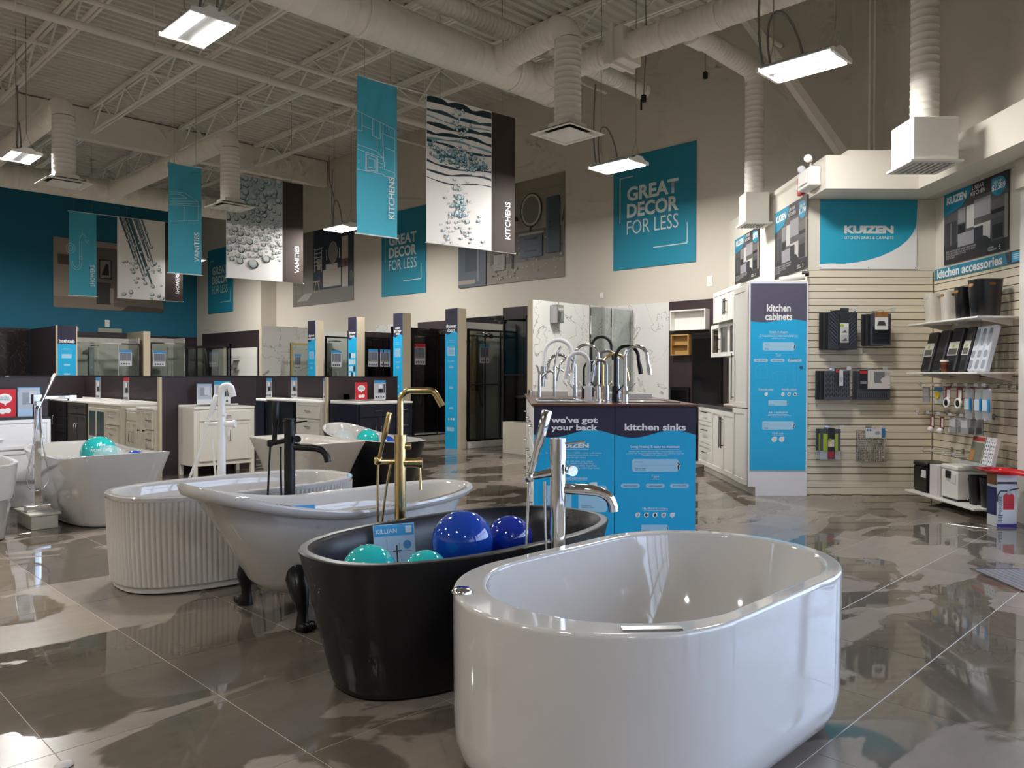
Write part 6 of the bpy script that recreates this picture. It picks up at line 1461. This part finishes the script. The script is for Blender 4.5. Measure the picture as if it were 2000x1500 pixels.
enclosure('clear glass shower beside the plain cream partition', (8.28, 22.1, 0), 0, .95, 2.15, .8, M_chrome, M_gls, M_stone, 2, .1, column=False)
t = thing('shower_tower', 'steel shower panel with hand shower on the black marble backdrop', 'shower panel', (4.55, 23.22, 1.0), 0); MB().cbox((-.12, -.05, 0), (.12, 0, 1.4), .006).build('panel_body', M_steel, t); MB().cyl((0, -.3, 1.25), (0, -.3, 1.28), .13, 20).build('rain_head', M_gap, t); MB().cyl((.15, -.08, .2), (.22, -.12, 1.0), .014, 8).build('hand_shower', M_steel, t)
t = thing('mirror_cabinet', 'mirror cabinet with a lit strip at the left edge', 'mirror', (3.55, 20.6, 1.0), 0); MB().cbox((-.4, -.04, 0), (.45, 0, 1.28), .01).build('mirror', mat('mirror', 'd8dcdc', .02, metal=1.0), t); MB().cbox((-.4, -.12, 1.3), (.6, 0, 1.34), .005).build('light_bar', mat('lit_strip', 'ffffff', .5, emit=4.0), t); MB().box((-.4, 0, -1.0), (.45, .05, 1.4)).build('stand', M_dark, t)
for k, (x, lab) in enumerate(((6.2, 'short grey board strip atop the dark backdrop, left'), (7.3, 'short grey board strip atop the dark backdrop, right'))):
    tag(MB().box((x, 23.2, 2.43), (x+.62, 23.235, 2.54)).build('trim_board', mat('grey_board', 'a9a99c', .6)), lab, 'board')
# cards on the showers
price_card('shower price card on the sliding glass shower', (9.62, 10.2315, 1.50), 0, .23, .34)
price_card('red topped price card on the black steam cabin', (9.40, 11.7915, 1.48), 0, .26, .40, 'cf2636')
price_card('shower price card, left of the pair on the black framed shower', (9.38, 13.2915, 1.45), 0, .25, .36)
price_card('shower price card, right of the pair on the black framed shower', (9.68, 13.2915, 1.45), 0, .25, .36)
price_card('shower price card on the glass beside the shower columns sign', (9.50, 14.8315, 1.45), 0, .25, .36)
price_card('shower price card on the gold framed door', (9.50, 16.4615, 1.40), 0, .17, .36)
price_card('shower price card on the chrome framed shower by the bathtub sign', (7.60, 22.0115, 1.5), 0, .32, .42)
price_card('shower price card on the clear glass shower by the cream partition', (8.52, 22.1115, 1.5), 0, .32, .42)
# ------------------------------------------------------------------ vanity display
def low_wall(label, x0, y0, x1, y1, z=1.25, band=None):
    t = thing('low_partition', label, 'partition', (x0, y0, 0))
    MB().box((0, 0, 0), (x1-x0, y1-y0, z)).build('board', M_dark, t)
    MB().box((-.003, -.003, z), (x1-x0+.003, y1-y0+.003, z+.012)).build('top_edge', M_black, t)
    if band == 'x0': MB().box((-.03, 0, 0), (0, y1-y0, z)).build('edge_band', M_edge, t)
    if band == 'x1': MB().box((x1-x0, 0, 0), (x1-x0+.03, y1-y0, z)).build('edge_band', M_edge, t)
low_wall('low dark partition behind the white vanity with the white tub filler', 3.93, 10.12, 5.20, 10.19, band='x0')
low_wall('low dark partition behind the row of left vanities', 4.42, 10.2, 4.50, 14.75)
low_wall('low dark partition closing the far end of the left vanity row', 3.3, 14.76, 4.5, 14.84, band='x0')
low_wall('low dark partition behind the navy vanity', 6.59, 10.50, 7.90, 10.57, band='x0')
low_wall('low dark partition behind the black vanities', 7.08, 10.58, 7.16, 16.0)
low_wall('low dark partition behind the white drawer unit at the left edge', -1.2, 9.25, 2.42, 9.32)
def vanity(label, loc, rz, w, dep, m, fronts, top=M_white, legs=0.0, h=.88, splash=True, foot=None):
    """Vanity facing -y; fronts: (kind, x0, x1, z0, z1, handle)."""
    t = thing('vanity', label, 'vanity', loc, rz)
    z0 = legs
    MB().cbox((0, 0, z0), (w, dep, h-.03), .003).build('body', m, t)
    if legs:
        for x in (0, w-.05):
            for y in (0, dep-.05): MB().cbox((x, y, 0), (x+.05, y+.05, z0), .003).build('leg', m, t)
    MB().cbox((0, -.012, h-.03), (w, dep, h), .004).build('worktop', top, t)
    if splash: MB().cbox((0, dep-.02, h), (w, dep, h+.02), .003).build('splashback', top, t)
    for kind, x0, x1, a, b, hd in fronts:
        o = MB().cbox((x0+.003, -.018, a+.003), (x1-.003, 0, b-.003), .003).build('drawer' if kind == 'd' else 'door', m, t)
        if kind == 'g':
            MB().box((x0+.04, -.020, a+.05), (x1-.04, -.0185, b-.05)).build('pane', mat('dim_glass', '4c5450', .1), o)
        elif x1-x0 > .16 and b-a > .14:
            f = MB(); k = .035
            for u in ((x0+.003, x0+k, a+.003, b-.003), (x1-k, x1-.003, a+.003, b-.003), (x0+k, x1-k, a+.003, a+k), (x0+k, x1-k, b-k, b-.003)): f.box((u[0], -.024, u[2]), (u[1], -.0179, u[3]))
            f.build('frame', m, o)
        if hd:
            hm, ori = hd
            xc, zc = (x0+x1)/2, (a+b)/2
            if ori == 'h': P = [(xc-.06, -.02, zc), (xc-.06, -.045, zc), (xc+.06, -.045, zc), (xc+.06, -.02, zc)]
            elif ori == 'r': P = [(x1-.05, -.02, zc+.0), (x1-.05, -.045, zc), (x1-.05, -.045, zc+.14), (x1-.05, -.02, zc+.14)]
            elif ori == 'l': P = [(x0+.05, -.02, zc), (x0+.05, -.045, zc), (x0+.05, -.045, zc+.14), (x0+.05, -.02, zc+.14)]
            elif ori == 'k': P = None
            if P: MB().tube(P, .006, 8).build('handle', hm, o)
            else:
                q = MB(); q.lathe([(.006, 0), (.008, .02), (.016, .03), (.001, .036)], n=12); q.build('knob', hm, o, (x1-.03 if ori == 'k' else xc, -.02, zc+.1), (pi/2, 0, 0))
    return t
M_off = mat('vanity_white', 'ded9cf', .35, var=.02); M_navy = mat('vanity_navy', '161a2c', .35, var=.05); M_bk = mat('vanity_black', '17181b', .35); M_gry = mat('vanity_grey', '47443f', .4, var=.04); M_crm = mat('vanity_cream', 'cdc6b6', .4, var=.02)
S_, K_ = M_steel, M_black
vanity('white shaker vanity on legs behind the white tub filler', (4.13, 9.64, 0), 0, .80, .47, M_off, [('d', .06, .74, .70, .83, (S_, 'h')), ('o', .06, .40, .2, .69, (S_, 'r')), ('o', .40, .74, .2, .69, (S_, 'l'))], legs=.14)
vanity('navy vanity with steel bar handles before a low partition', (6.60, 9.75, 0), 0, 1.02, .73, M_navy, [('d', .03, .68, .66, .84, (S_, 'h')), ('o', .03, .355, .1, .65, (S_, 'r')), ('o', .355, .68, .1, .65, (S_, 'l')), ('d', .69, .99, .66, .84, (S_, 'h')), ('d', .69, .99, .38, .65, (S_, 'h')), ('d', .69, .99, .1, .37, (S_, 'h'))])
F = -pi/2
vanity('black vanity farthest along the left row', (3.86, 14.6, 0), F, .94, .5, M_bk, [('o', .03, .32, .1, .84, (S_, 'r')), ('d', .33, .91, .6, .84, (K_, 'h')), ('d', .33, .91, .35, .59, (K_, 'h')), ('d', .33, .91, .1, .34, (K_, 'h'))])
vanity('dark grey vanity between the black and the white glazed ones', (3.86, 13.64, 0), F, .90, .5, M_gry, [('d', .03, .87, .68, .84, (K_, 'h')), ('o', .03, .45, .1, .67, (S_, 'r')), ('o', .45, .87, .1, .67, (S_, 'l'))])
vanity('wide white vanity with two glazed doors and drawers', (3.86, 12.72, 0), F, 1.36, .5, M_crm, [('g', .06, .42, .34, .80, None), ('g', .42, .78, .34, .80, None), ('d', .82, 1.3, .58, .80, (S_, 'h')), ('d', .82, 1.3, .34, .57, (S_, 'h'))], legs=.22)
vanity('narrow white vanity with paired long handles', (3.93, 11.34, 0), F, .48, .43, M_crm, [('d', .03, .45, .66, .78, None), ('o', .03, .24, .1, .65, (S_, 'r')), ('o', .24, .45, .1, .65, (S_, 'l'))], h=.82)
vanity('cream vanity with black knobs nearest in the left row', (3.88, 10.84, 0), F, .62, .5, M_crm, [('o', .03, .2, .1, .82, (K_, 'k')), ('o', .2, .37, .1, .82, (K_, 'k')), ('d', .39, .59, .58, .82, (K_, 'h')), ('d', .39, .59, .34, .57, (K_, 'h')), ('d', .39, .59, .1, .33, (K_, 'h'))], h=.86)
vanity('white three drawer vanity before the black vanities', (6.52, 11.33, 0), F, .73, .5, M_off, [('d', .03, .71, .6, .84, (S_, 'h')), ('d', .03, .71, .35, .59, (S_, 'h')), ('d', .03, .71, .1, .34, (S_, 'h'))], h=.87)
vanity('black vanity next to the white three drawer one', (6.52, 12.30, 0), F, .94, .5, M_bk, [('o', .03, .47, .1, .84, (K_, 'r')), ('o', .47, .91, .1, .84, (K_, 'l'))])
vanity('black vanity farther along the middle row', (6.52, 13.26, 0), F, .93, .5, M_navy, [('o', .03, .46, .1, .84, (K_, 'r')), ('o', .46, .9, .1, .84, (K_, 'l'))], h=.86)
t = vanity('glossy white two drawer vanity at the left edge', (1.05, 8.75, 0), 0, 1.26, .48, mat('vanity_gloss', 'e9e8ec', .12, var=.01), [('d', .0, 1.26, .56, .85, None), ('d', .0, 1.26, .25, .55, None)], top=M_bk, legs=.0, h=.87)
for z in (.66, .40): MB().box((.5, -.035, z), (.85, -.02, z+.012)).build('handle', M_white, t)
# cards on the vanities
price_card('red offer card in a clear holder at the left edge', (1.965, 8.95, .871), 0, .19, .27, style='offer', words='EXTRA\nSAVING')
price_card('pale blue price card in a clear holder at the left edge', (2.17, 8.93, .871), 0, .20, .29, style='photo', body='a9c4e6')
price_card('kitchen photo card on the white vanity', (4.40, 9.95, .902), 0, .20, .27, style='photo', body='d8dade')
price_card('blue topped price card on the white vanity', (4.64, 9.95, .902), 0, .22, .30, '2f9ac6', 'dfe2e8', style='vanity')
price_card('red offer card on the navy vanity', (6.98, 10.2, .902), 0, .22, .27, style='offer', words='EXTRA\nSAVING')
price_card('blue topped price card on the navy vanity', (7.33, 10.2, .902), 0, .22, .30, style='vanity')
for k, y in enumerate((13.1, 11.9)):
    price_card(['blue topped price card on the dark grey vanity', 'red topped price card on the wide white vanity'][k], (4.12, y, .902), F, .2, .34, ['3f8fc6', 'cf2636'][k], 'cfd2d8', style='vanity')
price_card('blue topped price card on the cream knob vanity', (4.15, 10.55, .885), F, .2, .34, '2f8fae', 'c9cdd4', style='vanity')
for k, (y, z) in enumerate(((12.75, .882), (11.9, .902), (10.9, .892))): price_card(['blue topped price card on the farther black vanity', 'blue topped price card on the nearer black vanity', 'blue topped price card on the white three drawer vanity'][k], (6.80, y, z), F, .2, .34, '3f8fc6', 'cfd2d8', style='vanity')
t = thing('white_bowl_unit', 'low white box behind the price card on the white three drawer vanity', 'box', (6.85, 10.95, .892), F); MB().cbox((0, 0, 0), (.45, .12, .1), .006).build('box_body', M_crm, t)

# ------------------------------------------------------------------ loose cables under the roof
def cable(label, pts, r=.008, box=None):
    t = thing('hanging_cable', label, 'cable', pts[0]); o = Vector(pts[0])
    MB().tube([Vector(p)-o for p in pts], r, 6).build('cord', M_cable, t)
    if box: MB().cbox((-.025, -.025, -.09), (.025, .025, 0), .005).build('plug', M_gap, t, Vector(pts[-1])-o)
cable('black drop cable with a plug hanging beside the diffuser near the kitchens banner', [(8.05, 5.7, 6.5), (8.06, 5.68, 5.4), (8.04, 5.7, 4.75)], .007, True)
cable('looped dark cable under the joists above the kitchens banner', [(5.4, 8.6, 6.49)]+bez((5.4, 8.5, 6.2), (5.5, 8.0, 5.4), (5.8, 8.1, 5.4), (6.1, 8.3, 6.1), 12)+[(6.4, 8.6, 6.45)], .012)
cable('thin dark cable dangling from the wall end of the girder', [(10.3, 16.4, 6.5), (10.25, 16.3, 5.9), (10.35, 16.25, 5.5), (10.3, 16.2, 5.2)], .01)
cable('black drop cable with a plug before the small capped duct', [(9.3, 5.6, 6.5), (9.3, 5.6, 5.35)], .006, True)
